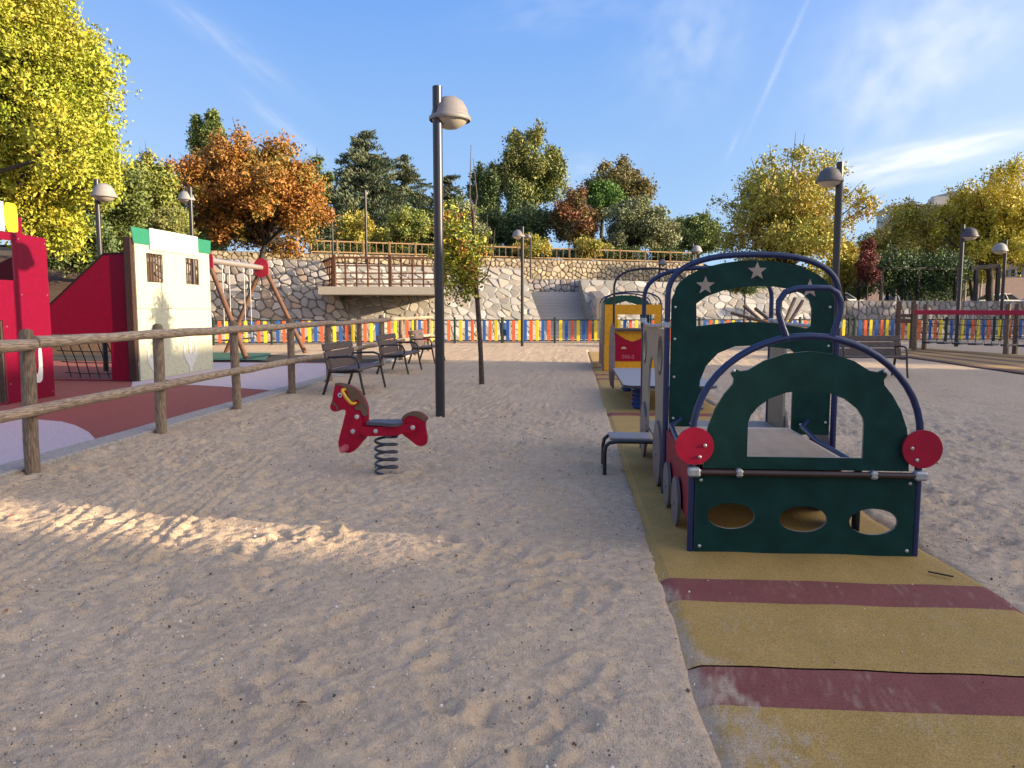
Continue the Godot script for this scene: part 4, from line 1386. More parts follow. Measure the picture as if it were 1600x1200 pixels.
func build_train() -> void:
	var green := Color(0.005, 0.042, 0.032)
	var edge := Color(0.30, 0.28, 0.22)
	var blue := Color(0.01, 0.02, 0.085)
	var red := Color(0.36, 0.008, 0.032)
	var beige := Color(0.30, 0.255, 0.19)
	var grayp := Color(0.17, 0.145, 0.135)
	var loco := thing("train_engine", "green play train engine with red headlamp discs and a starred cab", "play train", Vector3(TRAIN_X, 0, TRAIN_Z))
	var X := 1264.5
	var Y := 877.0
	var S := 265.0
	# nose: lower panel with three ovals
	var m := mb(green)
	m.plate(at3(Vector3(0, 0, 0)), PackedVector2Array([Vector2(-0.642, 0.0), Vector2(0.642, 0.0), Vector2(0.642, 0.49), Vector2(-0.642, 0.49)]), [ellipse(-0.425, 0.24, 0.14, 0.08), ellipse(0, 0.23, 0.14, 0.08), ellipse(0.41, 0.222, 0.14, 0.08)], 0.02, edge)
	var nose := put(m, "nose_panel", M.board, loco)
	bolts(nose, [[-0.61, 0.46], [0.61, 0.46], [-0.61, 0.05], [0.61, 0.05]], 0.01)
	# nose: upper arched panel with a window
	var outl := pts2([[1106, 736], [1107, 700], [1112, 668], [1122, 640], [1136, 616], [1149, 600], [1150, 592], [1145, 584], [1151, 576], [1160, 580], [1172, 578], [1196, 563], [1228, 552], [1264.5, 548], [1301, 552], [1333, 563], [1357, 578], [1369, 580], [1378, 576], [1384, 584], [1379, 592], [1380, 600], [1393, 616], [1407, 640], [1417, 668], [1422, 700], [1423, 736]], X, Y, S)
	var win := pts2([[1174, 716], [1174, 662], [1178, 650], [1188, 637], [1206, 623], [1232, 613], [1264, 610], [1296, 613], [1322, 623], [1341, 638], [1350, 652], [1352, 662], [1352, 716]], X, Y, S)
	m = mb(green)
	m.plate(at3(Vector3.ZERO), outl, [win], 0.02, edge)
	var arched := put(m, "arched_panel", M.board, loco)
	bolts(arched, [[-0.435, 1.125], [0.435, 1.125]], 0.01)
	# tubes
	m = mb(blue)
	m.tube(arch(0.662, -0.05, 0.74, 1.33, -0.012, 24), 0.021, 12)
	put(m, "nose_tube", M.tube, loco)
	m = mb(blue)
	var cl := []
	var raw := [[1233, 532], [1224, 510], [1217, 488], [1217, 470], [1226, 456], [1245, 450.5], [1270, 449.5], [1292, 450], [1305, 458], [1311, 472], [1310, 488], [1305, 508], [1298, 532]]
	for q in raw: cl.append(Vector3((q[0] - X) / S, (Y - q[1]) / S, -0.012))
	m.tube(cl, 0.019, 10)
	put(m, "chimney_tube", M.tube, loco)
	for sx in [-1, 1]:
		var d := mb(red)
		d.plate(at3(Vector3.ZERO), ellipse(0, 0, 0.113, 0.113, 40), [], 0.018, Color(0.3, 0.03, 0.05))
		var o := put(d, "headlamp_disc", M.paint, loco, Vector3(0.657 * sx, 0.672, 0.034))
		bolts(o, [[-0.06 * sx, 0.005], [-0.03 * sx, -0.065]], 0.009)
	m = mb(Color(0.045, 0.02, 0.018))
	m.tube([Vector3(-0.66, 0.512, 0.036), Vector3(0.66, 0.512, 0.036)], 0.019, 12)
	put(m, "bumper_bar", M.tube, loco)
	for q in [[-0.655, 0.075, 0.055], [-0.39, 0.045, 0.05], [0.39, 0.045, 0.05], [0.655, 0.075, 0.055]]:
		m = mb(Color(0.42, 0.42, 0.42))
		m.box(at3(Vector3(q[0], 0.512, 0.03)), Vector3(q[1], q[2], 0.062), 0.012)
		put(m, "clamp", M.steel, loco)
	# deck behind the nose
	m = mb(Color(0.52, 0.41, 0.31))
	m.box(at3(Vector3(-0.15, 0.545, -0.78)), Vector3(0.92, 0.022, 1.4), 0.004)
	var deck := put(m, "deck", M.paint, loco)
	for i in 46:
		var r := mb(Color(0.46, 0.36, 0.27))
		r.box(at3(Vector3(-0.15, 0.5575, -0.12 - i * 0.0285)), Vector3(0.86, 0.004, 0.012), 0.0015)
		put(r, "tread_rib", M.paint, deck)
	for sx in [-1, 1]:
		m = mb(blue)
		var xx := -0.635 if sx < 0 else 0.345
		m.tube([Vector3(xx, 0.545, -0.06), Vector3(xx, 0.55, -0.9), Vector3(xx, 0.6, -1.25), Vector3(xx + 0.1, 0.62, -1.46)], 0.019, 10)
		put(m, "deck_tube", M.tube, loco)
	m = mb(Color(0.05, 0.035, 0.03))
	m.box(at3(Vector3(-0.12, 0.27, -1.40)), Vector3(1.02, 0.5, 0.02), 0.004)
	put(m, "added_dark_board", M.paint, loco)  # dark board added under the deck to dim the view through the ovals
	# side skirts with wheels
	for sx in [-1, 1]:
		m = mb(Color(0.26, 0.02, 0.035))
		var prof := PackedVector2Array([Vector2(0.1, 0.14), Vector2(1.42, 0.14), Vector2(1.42, 0.535), Vector2(0.1, 0.535)])
		if sx > 0: prof = smooth_loop(PackedVector2Array([Vector2(0.75, 0.10), Vector2(1.42, 0.10), Vector2(1.42, 0.53), Vector2(0.52, 0.53), Vector2(0.58, 0.32), Vector2(0.68, 0.30)]), 1)
		m.plate(Transform3D(Basis(Vector3(0, 0, -1), Vector3.UP, Vector3(1, 0, 0)), Vector3(0.638 * sx if sx < 0 else 0.40, 0, 0)), prof, [], 0.018, Color(0.2, 0.02, 0.03))
		put(m, "side_skirt", M.paint, loco)
		m = mb(Color(0.012, 0.012, 0.014))
		m.tube([Vector3(0.615 * sx if sx < 0 else 0.37, -0.05, -0.16), Vector3(0.615 * sx if sx < 0 else 0.37, 0.54, -0.16)], 0.024, 10)
		put(m, "deck_leg", M.tube, loco)
	for q in [[0.62, 0.165, 0.17], [1.12, 0.165, 0.17], [1.82, 0.275, 0.275], [3.1, 0.275, 0.275]]:
		for sx in [-1, 1]:
			var w := mb(grayp)
			w.plate(Transform3D(Basis(Vector3(0, 0, -1), Vector3.UP, Vector3(1, 0, 0)), Vector3.ZERO), ellipse(0, 0, q[2], q[2], 36), [], 0.022, Color(0.14, 0.12, 0.11))
			var o := put(w, "wheel", M.plastic, loco, Vector3((0.672 if q[2] > 0.2 or sx < 0 else 0.43) * sx, q[1], -q[0]))
			var hub := mb(Color(0.3, 0.28, 0.26))
			hub.tube([Vector3(0.008 * sx, 0, 0), Vector3(0.018 * sx, 0, 0)], 0.022, 10)
			put(hub, "hub", M.steel, o)
	# cab front
	var CX := 1170.0
	var CY := 778.0
	var CS := 199.0
	outl = PackedVector2Array([Vector2(-0.62, 0.50), Vector2(-0.62, 1.56)])
	for i in 17:
		var t := PI - PI * i / 16.0
		outl.append(Vector2(0.60 * cos(t), 1.60 + 0.262 * sin(t)))
	outl.append_array(PackedVector2Array([Vector2(0.62, 1.56), Vector2(0.62, 0.50), Vector2(0.36, 0.50), Vector2(0.33, 0.55), Vector2(0.33, 1.15), Vector2(0.30, 1.175), Vector2(0.16, 1.19), Vector2(0.03, 1.2), Vector2(-0.12, 1.195), Vector2(-0.25, 1.14), Vector2(-0.34, 1.04), Vector2(-0.385, 0.92), Vector2(-0.40, 0.6), Vector2(-0.43, 0.53), Vector2(-0.48, 0.50)]))
	win = pts2([[1086, 509], [1085, 474], [1100, 463], [1125, 454], [1150, 449], [1177, 447], [1203, 448], [1229, 452], [1246, 459], [1256, 468], [1260, 482], [1260, 508], [1254, 512], [1235, 509], [1205, 504], [1177, 502.5], [1145, 502.5], [1112, 506]], CX, CY, CS)
	m = mb(green)
	m.plate(at3(Vector3(0, 0, -1.5)), outl, [win], 0.02, edge)
	var cf := put(m, "cab_front_panel", M.board, loco)
	bolts(cf, [[-0.59, 1.5], [-0.59, 1.25], [-0.59, 0.95], [-0.59, 0.62], [0.59, 1.5], [0.59, 1.2], [0.59, 0.9], [0.59, 0.6], [-0.45, 0.58], [0.4, 0.58]], -1.49)
	for q in [[1098, 446], [1176, 424], [1256, 451]]:
		m = mb(Color(0.36, 0.28, 0.22))
		m.plate(at3(Vector3(0, 0, -1.488)), star((q[0] - CX) / CS, (CY - q[1]) / CS, 0.075), [], 0.006)
		put(m, "star", M.paint, loco)
	for zz in [-1.485, -3.5]:
		m = mb(blue)
		m.tube(arch(0.65, -0.05, 1.58, 1.905, zz, 22, 2.5), 0.023, 12)
		put(m, "cab_tube", M.tube, loco)
	for sx in [-1, 1]:
		var prof := PackedVector2Array()
		if sx < 0:
			prof = PackedVector2Array([Vector2(1.53, 0.12), Vector2(2.0, 0.12), Vector2(2.12, 0.3), Vector2(2.16, 0.7), Vector2(2.24, 0.92), Vector2(2.36, 1.02), Vector2(2.5, 1.05), Vector2(2.64, 1.02), Vector2(2.76, 0.92), Vector2(2.84, 0.7), Vector2(2.88, 0.3), Vector2(3.0, 0.12), Vector2(3.47, 0.12), Vector2(3.47, 1.32), Vector2(1.53, 1.32)])
		else:
			prof = PackedVector2Array([Vector2(2.9, 0.12), Vector2(3.47, 0.12), Vector2(3.47, 1.32), Vector2(2.9, 1.32)])
		m = mb(beige)
		var bb := Basis(Vector3(0, 0, -1), Vector3.UP, Vector3(1, 0, 0))
		m.plate(Transform3D(bb, Vector3(0.65 * sx, 0, 0)), prof, [ellipse(1.83, 1.1, 0.13, 0.14), ellipse(3.2, 1.1, 0.13, 0.14)] if sx < 0 else [], 0.02, edge)
		var sp := put(m, "cab_side_panel", M.paint, loco)
		if sx < 0:
			for c in [1.83, 3.2]:
				m = mb(Color(0.05, 0.045, 0.04))
				m.plate(Transform3D(bb, Vector3(-0.662, 0, 0)), ellipse(c, 1.1, 0.155, 0.165), [ellipse(c, 1.1, 0.125, 0.135)], 0.012, Color(0.3, 0.25, 0.18))
				put(m, "porthole_ring", M.paint, sp)
		m = mb(Color(0.45, 0.44, 0.43))
		m.tube([Vector3(0.66 * sx, 1.36, -1.5), Vector3(0.68 * sx, 1.335, -2.2), Vector3(0.68 * sx, 1.335, -2.9), Vector3(0.66 * sx, 1.36, -3.5)], 0.017, 10)
		put(m, "grab_rail", M.steel, loco)
		for zz in [-1.49, -3.5]:
			m = mb(Color(0.42, 0.42, 0.42))
			m.box(at3(Vector3(0.652 * sx, 1.36, zz)), Vector3(0.062, 0.06, 0.062), 0.012)
			put(m, "clamp", M.steel, loco)
	m = mb(Color(0.30, 0.25, 0.20))
	m.box(at3(Vector3(0, 0.30, -2.5)), Vector3(1.26, 0.03, 1.96), 0.005)
	put(m, "cab_floor", M.paint, loco)
	# boarding step
	m = mb(Color(0.24, 0.215, 0.21))
	m.box(at3(Vector3(-0.86, 0.315, -2.42)), Vector3(0.38, 0.022, 0.34), 0.006)
	put(m, "boarding_step", M.plastic, loco)
	for zz in [-2.23, -2.61]:
		m = mb(Color(0.016, 0.016, 0.02))
		m.tube([Vector3(-0.66, 0.295, zz), Vector3(-0.98, 0.295, zz), Vector3(-1.05, 0.285, zz), Vector3(-1.085, 0.255, zz), Vector3(-1.095, 0.2, zz), Vector3(-1.095, -0.05, zz)], 0.018, 10)
		put(m, "step_leg", M.tube, loco)
	# flat wagon on springs
	var wag := thing("flat_wagon", "low grey flat wagon on blue springs behind the engine", "play train", Vector3(TRAIN_X, 0, TRAIN_Z - 6.3))
	m = mb(Color(0.30, 0.265, 0.26))
	m.plate(Transform3D(Basis(Vector3.RIGHT, Vector3(0, 0, -1), Vector3.UP), Vector3(0, 0.37, 0)), PackedVector2Array([Vector2(-0.56, 0), Vector2(0.56, 0), Vector2(0.66, 0.12), Vector2(0.66, 3.1), Vector2(0.56, 3.22), Vector2(-0.56, 3.22), Vector2(-0.66, 3.1), Vector2(-0.66, 0.12)]), [], 0.04, Color(0.03, 0.03, 0.04))
	put(m, "platform", M.plastic, wag)
	for q in [[-0.42, -0.4], [0.42, -0.4], [-0.42, -2.8], [0.42, -2.8]]:
		m = mb(Color(0.015, 0.05, 0.22))
		var hp2 := []
		for i in 61:
			var t := i / 60.0
			hp2.append(Vector3(q[0] + 0.095 * cos(t * TAU * 4.5), 0.03 + 0.30 * t, q[1] + 0.095 * sin(t * TAU * 4.5)))
		m.tube(hp2, 0.017, 7)
		var sp := put(m, "spring", M.tube, wag)
		m = mb(Color(0.012, 0.035, 0.16))
		m.tube([Vector3(q[0], -0.02, q[1]), Vector3(q[0], 0.345, q[1])], 0.07, 12)
		put(m, "core", M.plastic, sp)
		m = mb(Color(0.012, 0.035, 0.16))
		m.box(at3(Vector3(q[0], 0.335, q[1])), Vector3(0.28, 0.03, 0.28), 0.006)
		put(m, "mount", M.plastic, sp)
	m = mb(Color(0.014, 0.014, 0.022))
	m.tube(arch(0.645, -0.05, 1.85, 2.2, -3.28, 20, 2.4), 0.021, 10)
	put(m, "hoop", M.tube, wag)
	m = mb(Color(0.24, 0.17, 0.15))
	m.plate(at3(Vector3(-0.66, 0, -3.26)), smooth_loop(PackedVector2Array([Vector2(-0.06, 0.05), Vector2(0.04, 0.05), Vector2(0.05, 0.7), Vector2(0.03, 1.2), Vector2(-0.05, 1.2), Vector2(-0.07, 0.7)]), 1), [], 0.02, edge)
	put(m, "end_board", M.paint, wag)
	# yellow carriage
	var car := thing("yellow_carriage", "yellow and red play carriage at the back of the train", "play train", Vector3(TRAIN_X, 0, TRAIN_Z - 13.5))
	var yel := Color(0.8, 0.36, 0.02)
	m = mb(yel)
	m.plate(at3(Vector3.ZERO), PackedVector2Array([Vector2(-0.65, 0.02), Vector2(0.65, 0.02), Vector2(0.65, 1.56), Vector2(-0.65, 1.56)]), [PackedVector2Array([Vector2(-0.35, 1.02), Vector2(0.5, 1.02), Vector2(0.5, 1.33), Vector2(-0.35, 1.33)])], 0.02, Color(0.5, 0.25, 0.03))
	var yp := put(m, "front_panel", M.paint, car)
	m = mb(Color(0.36, 0.006, 0.03))
	var wave := PackedVector2Array([Vector2(-0.47, 0.24), Vector2(0.47, 0.24), Vector2(0.47, 0.95)])
	for i in 13:
		var t := i / 12.0
		wave.append(Vector2(0.42 - 0.84 * t, 0.70 + 0.22 * pow(absf(t - 0.5) * 2.0, 1.4)))
	wave.append(Vector2(-0.47, 0.92))
	m.plate(at3(Vector3(0, 0, 0.016)), wave, [], 0.010, Color(0.3, 0.01, 0.03))
	put(m, "red_board", M.paint, yp)
	var tm := TextMesh.new()
	var sf := SystemFont.new()
	sf.font_names = PackedStringArray(["Droid Sans"])
	tm.font = sf
	tm.font_size = 32
	tm.pixel_size = 0.0036
	tm.depth = 0.004
	tm.text = "004-0"
	var tmat := StandardMaterial3D.new()
	tmat.albedo_color = Color(0.78, 0.45, 0.5)
	tmat.roughness = 0.7
	var to := put(tm, "number", tmat, yp)
	to.position = Vector3(-0.1, 0.34, 0.023)
	m = mb(Color(0.7, 0.45, 0.25))
	var sunp := PackedVector2Array()
	for i in 13: sunp.append(Vector2(-0.2 + 0.06 * cos(PI * i / 12.0), 0.53 + 0.05 * sin(PI * i / 12.0)))
	m.plate(at3(Vector3(0, 0, 0.022)), sunp, [], 0.004)
	put(m, "sun_mark", M.paint, yp)
	for sx in [-1, 1]:
		for q in [[-0.02, 0.10], [-0.55, 0.16], [-1.3, 0.16], [-2.3, 0.16]]:
			m = mb(Color(0.26, 0.17, 0.16))
			m.plate(Transform3D(Basis(Vector3(0, 0, -1), Vector3.UP, Vector3(1, 0, 0)), Vector3(0.672 * sx, 0, 0)), PackedVector2Array([Vector2(-q[0], 0.05), Vector2(-q[0] + q[1], 0.05), Vector2(-q[0] + q[1], 1.6), Vector2(-q[0], 1.6)]), [], 0.02, edge)
			put(m, "side_board", M.paint, car)
		m = mb(Color(0.3, 0.29, 0.28))
		m.tube([Vector3(0.70 * sx, 1.2, 0.04), Vector3(0.70 * sx, 1.2, -2.4)], 0.016, 8)
		put(m, "hand_rail", M.steel, car)
		m = mb(Color(0.26, 0.02, 0.035))
		m.plate(Transform3D(Basis(Vector3(0, 0, -1), Vector3.UP, Vector3(1, 0, 0)), Vector3(0.655 * sx, 0, 0)), PackedVector2Array([Vector2(0.02, 0.12), Vector2(2.5, 0.12), Vector2(2.5, 0.6), Vector2(0.02, 0.6)]), [], 0.016, edge)
		put(m, "side_skirt", M.paint, car)
	outl = PackedVector2Array([Vector2(-0.64, 0.05), Vector2(0.64, 0.05), Vector2(0.64, 1.6)])
	for i in 13: outl.append(Vector2(0.62 * cos(PI * i / 12.0), 1.6 + 0.22 * sin(PI * i / 12.0)))
	outl.append(Vector2(-0.64, 1.6))
	m = mb(green)
	m.plate(at3(Vector3(0, 0, -2.6)), outl, [PackedVector2Array([Vector2(-0.42, 0.95), Vector2(0.42, 0.95), Vector2(0.36, 1.55), Vector2(0, 1.66), Vector2(-0.36, 1.55)])], 0.02, edge)
	put(m, "end_panel", M.board, car)
	for zz in [-0.2, -2.6]:
		m = mb(blue)
		m.tube(arch(0.665, -0.05, 1.58, 1.86, zz, 18, 2.4), 0.02, 10)
		put(m, "hoop", M.tube, car)
	m = mb(Color(0.1, 0.1, 0.11))
	m.box(at3(Vector3(0.05, 0.98, 0.05)), Vector3(1.0, 0.06, 0.16), 0.01)
	put(m, "window_ledge", M.paint, car)

# ------------------------------------------------------------------ western play front on the rubber court
func build_play_front() -> void:
	var crim := Color(0.17, 0.0015, 0.022)
	var khaki := Color(0.50, 0.49, 0.36)
	var bx := Basis(Vector3(0, 0, -1), Vector3.UP, Vector3(1, 0, 0))   # plates whose face looks along +x; plate x runs away from the camera
	var a := thing("red_play_front", "crimson western play front with a square window and white cactus mark", "play house", Vector3(-8.8, 0, 0))
	var m := mb(crim)
	m.plate(Transform3D(bx, Vector3.ZERO), PackedVector2Array([Vector2(8.3, 0), Vector2(12.35, 0), Vector2(12.35, 2.64), Vector2(11.80, 2.66), Vector2(11.80, 2.92), Vector2(11.71, 2.92), Vector2(11.71, 2.665), Vector2(8.3, 2.70)]), [PackedVector2Array([Vector2(10.75, 1.92), Vector2(11.57, 1.92), Vector2(11.57, 2.54), Vector2(10.75, 2.54)]), PackedVector2Array([Vector2(10.2, 0.02), Vector2(11.27, 0.02), Vector2(11.27, 1.3), Vector2(10.2, 1.3)])], 0.022, Color(0.35, 0.06, 0.08))
	put(m, "front_panel", M.paint, a)
	m = mb(Color(0.72, 0.70, 0.66))
	m.plate(Transform3D(bx, Vector3(0.02, 0, 0)), PackedVector2Array([Vector2(9.6, 2.67), Vector2(11.40, 2.67), Vector2(11.40, 3.12), Vector2(9.6, 3.12)]), [], 0.02)
	var sg := put(m, "sign_board", M.paint, a)
	m = mb(Color(0.72, 0.62, 0.03))
	m.plate(Transform3D(bx, Vector3(0.022, 0, 0)), smooth_loop(PackedVector2Array([Vector2(11.405, 2.67), Vector2(11.66, 2.67), Vector2(11.69, 2.72), Vector2(11.69, 3.06), Vector2(11.65, 3.12), Vector2(11.405, 3.12)])), [], 0.02)
	put(m, "yellow_end", M.paint, sg)
	# white cactus outline
	m = mb(Color(0.62, 0.60, 0.60))
	m.plate(Transform3D(bx, Vector3(0.015, 0, 0)), smooth_loop(PackedVector2Array([Vector2(11.92, 0.26), Vector2(12.02, 0.26), Vector2(12.08, 0.34), Vector2(12.08, 0.86), Vector2(12.0, 0.86), Vector2(11.99, 0.42), Vector2(11.9, 0.40), Vector2(11.86, 0.34)]), 2), [], 0.006)
	put(m, "cactus_mark", M.paint, a)
	m = mb(Color(0.12, 0.006, 0.012))
	m.plate(at3(Vector3(-1.1, 0, -12.33)), PackedVector2Array([Vector2(-1.1, 0), Vector2(1.08, 0), Vector2(1.08, 2.6), Vector2(-1.1, 1.6)]), [PackedVector2Array([Vector2(-0.9, 0.02), Vector2(0.95, 0.02), Vector2(0.95, 1.25), Vector2(-0.9, 1.25)])], 0.022)
	put(m, "return_panel", M.paint, a)
	for q in [8.9, 10.17, 11.30]:
		m = mb(Color(0.12, 0.07, 0.045))
		m.box(at3(Vector3(-0.07, 0.9, -q)), Vector3(0.1, 1.9, 0.1), 0.01)
		put(m, "post", M.wood_y, a)
	# khaki smithy front
	var k := thing("khaki_play_front", "khaki play front with barred windows, white sign and cactus marks", "play house", Vector3(-8.8, 0, 0))
	m = mb(khaki)
	var wins := [PackedVector2Array([Vector2(15.38, 2.02), Vector2(16.02, 2.02), Vector2(16.02, 2.62), Vector2(15.38, 2.62)]), PackedVector2Array([Vector2(17.0, 2.02), Vector2(17.62, 2.02), Vector2(17.62, 2.62), Vector2(17.0, 2.62)])]
	m.plate(Transform3D(bx, Vector3.ZERO), PackedVector2Array([Vector2(14.97, 1.475), Vector2(18.15, 1.475), Vector2(18.15, 2.92), Vector2(14.97, 2.92)]), wins, 0.022, Color(0.4, 0.38, 0.25))
	put(m, "front_panel", M.paint, k)
	m = mb(khaki)
	m.plate(Transform3D(bx, Vector3.ZERO), PackedVector2Array([Vector2(14.97, 0), Vector2(18.15, 0), Vector2(18.15, 1.467), Vector2(14.97, 1.467)]), [], 0.022, Color(0.4, 0.38, 0.25))
	put(m, "front_panel", M.paint, k)
	m = mb(Color(0.03, 0.19, 0.11))
	m.plate(Transform3D(bx, Vector3(0.014, 0, 0)), PackedVector2Array([Vector2(14.93, 2.78), Vector2(18.2, 2.78), Vector2(18.25, 3.1), Vector2(14.86, 3.1)]), [], 0.02, Color(0.2, 0.28, 0.2))
	put(m, "green_board", M.paint, k)
	m = mb(Color(0.74, 0.72, 0.68))
	m.plate(Transform3D(bx, Vector3(0.036, 0, 0)), PackedVector2Array([Vector2(15.5, 2.7), Vector2(17.55, 2.7), Vector2(17.55, 3.13), Vector2(15.5, 3.13)]), [], 0.018, Color(0.5, 0.5, 0.48))
	var board := put(m, "sign_board", M.paint, k)
	var tm := TextMesh.new()
	var sf := SystemFont.new()
	sf.font_names = PackedStringArray(["Droid Serif"])
	tm.font = sf
	tm.font_size = 48
	tm.pixel_size = 0.0052
	tm.depth = 0.004
	tm.text = "HERRERIA"
	var tmat := StandardMaterial3D.new()
	tmat.albedo_color = Color(0.66, 0.63, 0.62)
	tmat.roughness = 0.8
	var to := put(tm, "lettering", tmat, board)
	to.position = Vector3(0.047, 2.915, -16.52)
	to.rotation.y = PI / 2
	to.scale = Vector3(0.82, 1.0, 1.0)
	for zz in [15.68, 17.38]:
		m = mb(Color(0.42, 0.40, 0.38))
		m.plate(Transform3D(bx, Vector3(0.047, 0, 0)), star(zz, 2.92, 0.06), [], 0.004)
		put(m, "star_mark", M.paint, board)
	for w in [15.38, 17.0]:
		for i in 6:
			m = mb(Color(0.10, 0.055, 0.035))
			m.box(at3(Vector3(-0.005, 2.32, -(w + 0.06 + i * 0.105))), Vector3(0.022, 0.62, 0.022), 0.004)
			put(m, "window_bar", M.paint, k)
	for q in [[15.55, 0.0], [17.05, 0.02]]:
		m = mb(Color(0.60, 0.60, 0.57))
		var o := PackedVector2Array()
		for e in [[-0.3, 0.36], [-0.3, 0.62], [-0.2, 0.62], [-0.2, 0.46], [-0.06, 0.40], [-0.06, 1.0], [0.0, 1.07], [0.07, 1.0], [0.07, 0.40], [0.22, 0.46], [0.22, 0.72], [0.32, 0.72], [0.32, 0.34], [0.07, 0.1], [0.07, 0.02], [-0.08, 0.02], [-0.08, 0.12]]:
			o.append(Vector2(q[0] + e[0], q[1] + e[1]))
		m.plate(Transform3D(bx, Vector3(0.015, 0, 0)), o, [], 0.006, Color(0.05, 0.05, 0.05))
		put(m, "cactus_mark", M.paint, k)
	for zz in [14.93, 18.1]:
		m = mb(Color(0.07, 0.025, 0.018))
		m.box(at3(Vector3(-0.10, 1.45, -zz)), Vector3(0.16, 2.9, 0.1), 0.012)
		put(m, "corner_post", M.wood_y, k)
	for zz in [15.03, 15.9, 16.7, 17.5, 18.09]:
		for yy in [0.06, 1.41, 1.53, 2.72]:
			m = mb(Color(0.30, 0.29, 0.26))
			m.tube([Vector3(0.010, yy, -zz), Vector3(0.017, yy, -zz)], 0.012, 8)
			put(m, "bolt", M.steel, k)
	for q in [[12.3, 0.08], [12.3, 0.9], [12.3, 1.7], [12.3, 2.55], [11.7, 0.08], [11.7, 1.7], [11.7, 2.58], [11.33, 0.3], [11.33, 1.2]]:
		m = mb(Color(0.30, 0.26, 0.26))
		m.tube([Vector3(0.010, q[1], -q[0]), Vector3(0.017, q[1], -q[0])], 0.012, 8)
		put(m, "bolt", M.steel, a)
	# its sloped side wall with a climbing net in the doorway
	m = mb(Color(0.22, 0.002, 0.022))
	m.plate(at3(Vector3(0, 0, -14.95)), PackedVector2Array([Vector2(-3.2, 0), Vector2(-0.18, 0), Vector2(-0.18, 2.56), Vector2(-0.62, 2.56), Vector2(-2.2, 1.22), Vector2(-3.2, 0.4)]), [PackedVector2Array([Vector2(-1.9, 0.02), Vector2(-0.58, 0.02), Vector2(-0.58, 0.95), Vector2(-1.9, 0.95)])], 0.024, Color(0.03, 0.02, 0.02))
	var side := put(m, "side_panel", M.paint, k)
	m = mb(Color(0.02, 0.012, 0.012))
	m.bar(Vector3(-0.18, 2.575, -14.95), Vector3(-0.62, 2.575, -14.95), 0.05, 0.035)
	m.bar(Vector3(-0.62, 2.575, -14.95), Vector3(-2.2, 1.235, -14.95), 0.05, 0.035)
	put(m, "roof_edge", M.paint, side)
	var rng := RandomNumberGenerator.new()
	rng.seed = 12
	for i in 7:
		m = mb(Color(0.03, 0.03, 0.03))
		var x := -1.86 + i * 0.21
		m.tube([Vector3(x - 0.1, 1.0, -15.05), Vector3(x, 0.75, -15.2), Vector3(x + 0.03, 0.4, -15.35), Vector3(x + 0.02, 0.02, -15.5)], 0.011, 6)
		put(m, "net_rope", M.plastic, k)
	for j in 4:
		m = mb(Color(0.03, 0.03, 0.03))
		var y := 0.12 + j * 0.24
		var zz := -15.47 + j * 0.11
		m.tube([Vector3(-1.95, y, zz), Vector3(-1.5, y - 0.02, zz), Vector3(-1.0, y - 0.025, zz), Vector3(-0.5, y, zz)], 0.011, 6)
		put(m, "net_rope", M.plastic, k)
	m = mb(Color(0.10, 0.07, 0.05))
	m.tube([Vector3(-1.2, 0, -16.8), Vector3(-1.2, 1.4, -16.8)], 0.05, 8)
	put(m, "inner_post", M.wood_y, k)

# ------------------------------------------------------------------ swing
func build_swing() -> void:
	var f0 := gp(352, 548)
	var f1 := gp(478, 549)
	var n0 := gp(388, 563)
	var mid := (f0 + f1) * 0.5
	var dirx := (f1 - f0).normalized()
	var ap2 := mid + Vector3(0, 2.95, 0)
	var away := Vector3(-0.7, 0, 0.72).normalized()
	var ap1 := hp(323, 22.6, 2.95)
	var s := thing("swing", "wooden two-seat swing with red caps over green rubber", "swing")
	var wood := Color(0.25, 0.11, 0.055)
	var half := (f1 - f0) * 0.5
	for q in [[ap2, f0], [ap2, f1], [ap1, n0], [ap1, ap1 - Vector3(0, 2.95, 0) - half * 0.9]]:
		var m := mb(wood)
		var foot: Vector3 = q[1]
		foot.y = -0.1
		m.tube([foot, q[0] + Vector3(0, 0.0, 0)], [0.075, 0.07], 10)
		put(m, "leg", M.wood_y, s)
	var bm := mb(Color(0.52, 0.46, 0.40))
	bm.tube([ap1 + Vector3(0, -0.08, 0), ap2 + Vector3(0, -0.12, 0)], 0.085, 12)
	put(bm, "beam", M.steel, s)
	for p in [ap1, ap2]:
		var m := mb(Color(0.46, 0.01, 0.03))
		var zz := (ap1 - ap2).normalized()
		zz.y = 0
		var fx := half.normalized()
		var o := PackedVector2Array()
		for i in 17: o.append(Vector2(0.25 * cos(PI * i / 16.0), 0.02 + 0.24 * sin(PI * i / 16.0)))
		o.append(Vector2(-0.25, -0.25)); o.append(Vector2(-0.1, -0.38)); o.append(Vector2(0.1, -0.38)); o.append(Vector2(0.25, -0.25))
		m.plate(Transform3D(Basis(fx, Vector3.UP, fx.cross(Vector3.UP)), p + Vector3(0, -0.06, 0) + fx.cross(Vector3.UP) * 0.11), o, [], 0.04, Color(0.3, 0.01, 0.02))
		put(m, "cap", M.plastic, s)
	for t in [0.3, 0.68]:
		var c: Vector3 = ap1.lerp(ap2, t)
		c.y -= 0.1
		var d: Vector3 = (ap2 - ap1).normalized()
		for e in [-0.22, 0.22]:
			var m := mb(Color(0.5, 0.48, 0.46))
			m.tube([c + d * e, c + d * e - Vector3(0, 2.35, 0)], 0.012, 6)
			put(m, "chain", M.steel, s)
		var m := mb(Color(0.03, 0.03, 0.035))
		m.bar(c - d * 0.26 - Vector3(0, 2.36, 0), c + d * 0.26 - Vector3(0, 2.36, 0), 0.2, 0.04, 0.015)
		put(m, "seat", M.plastic, s)

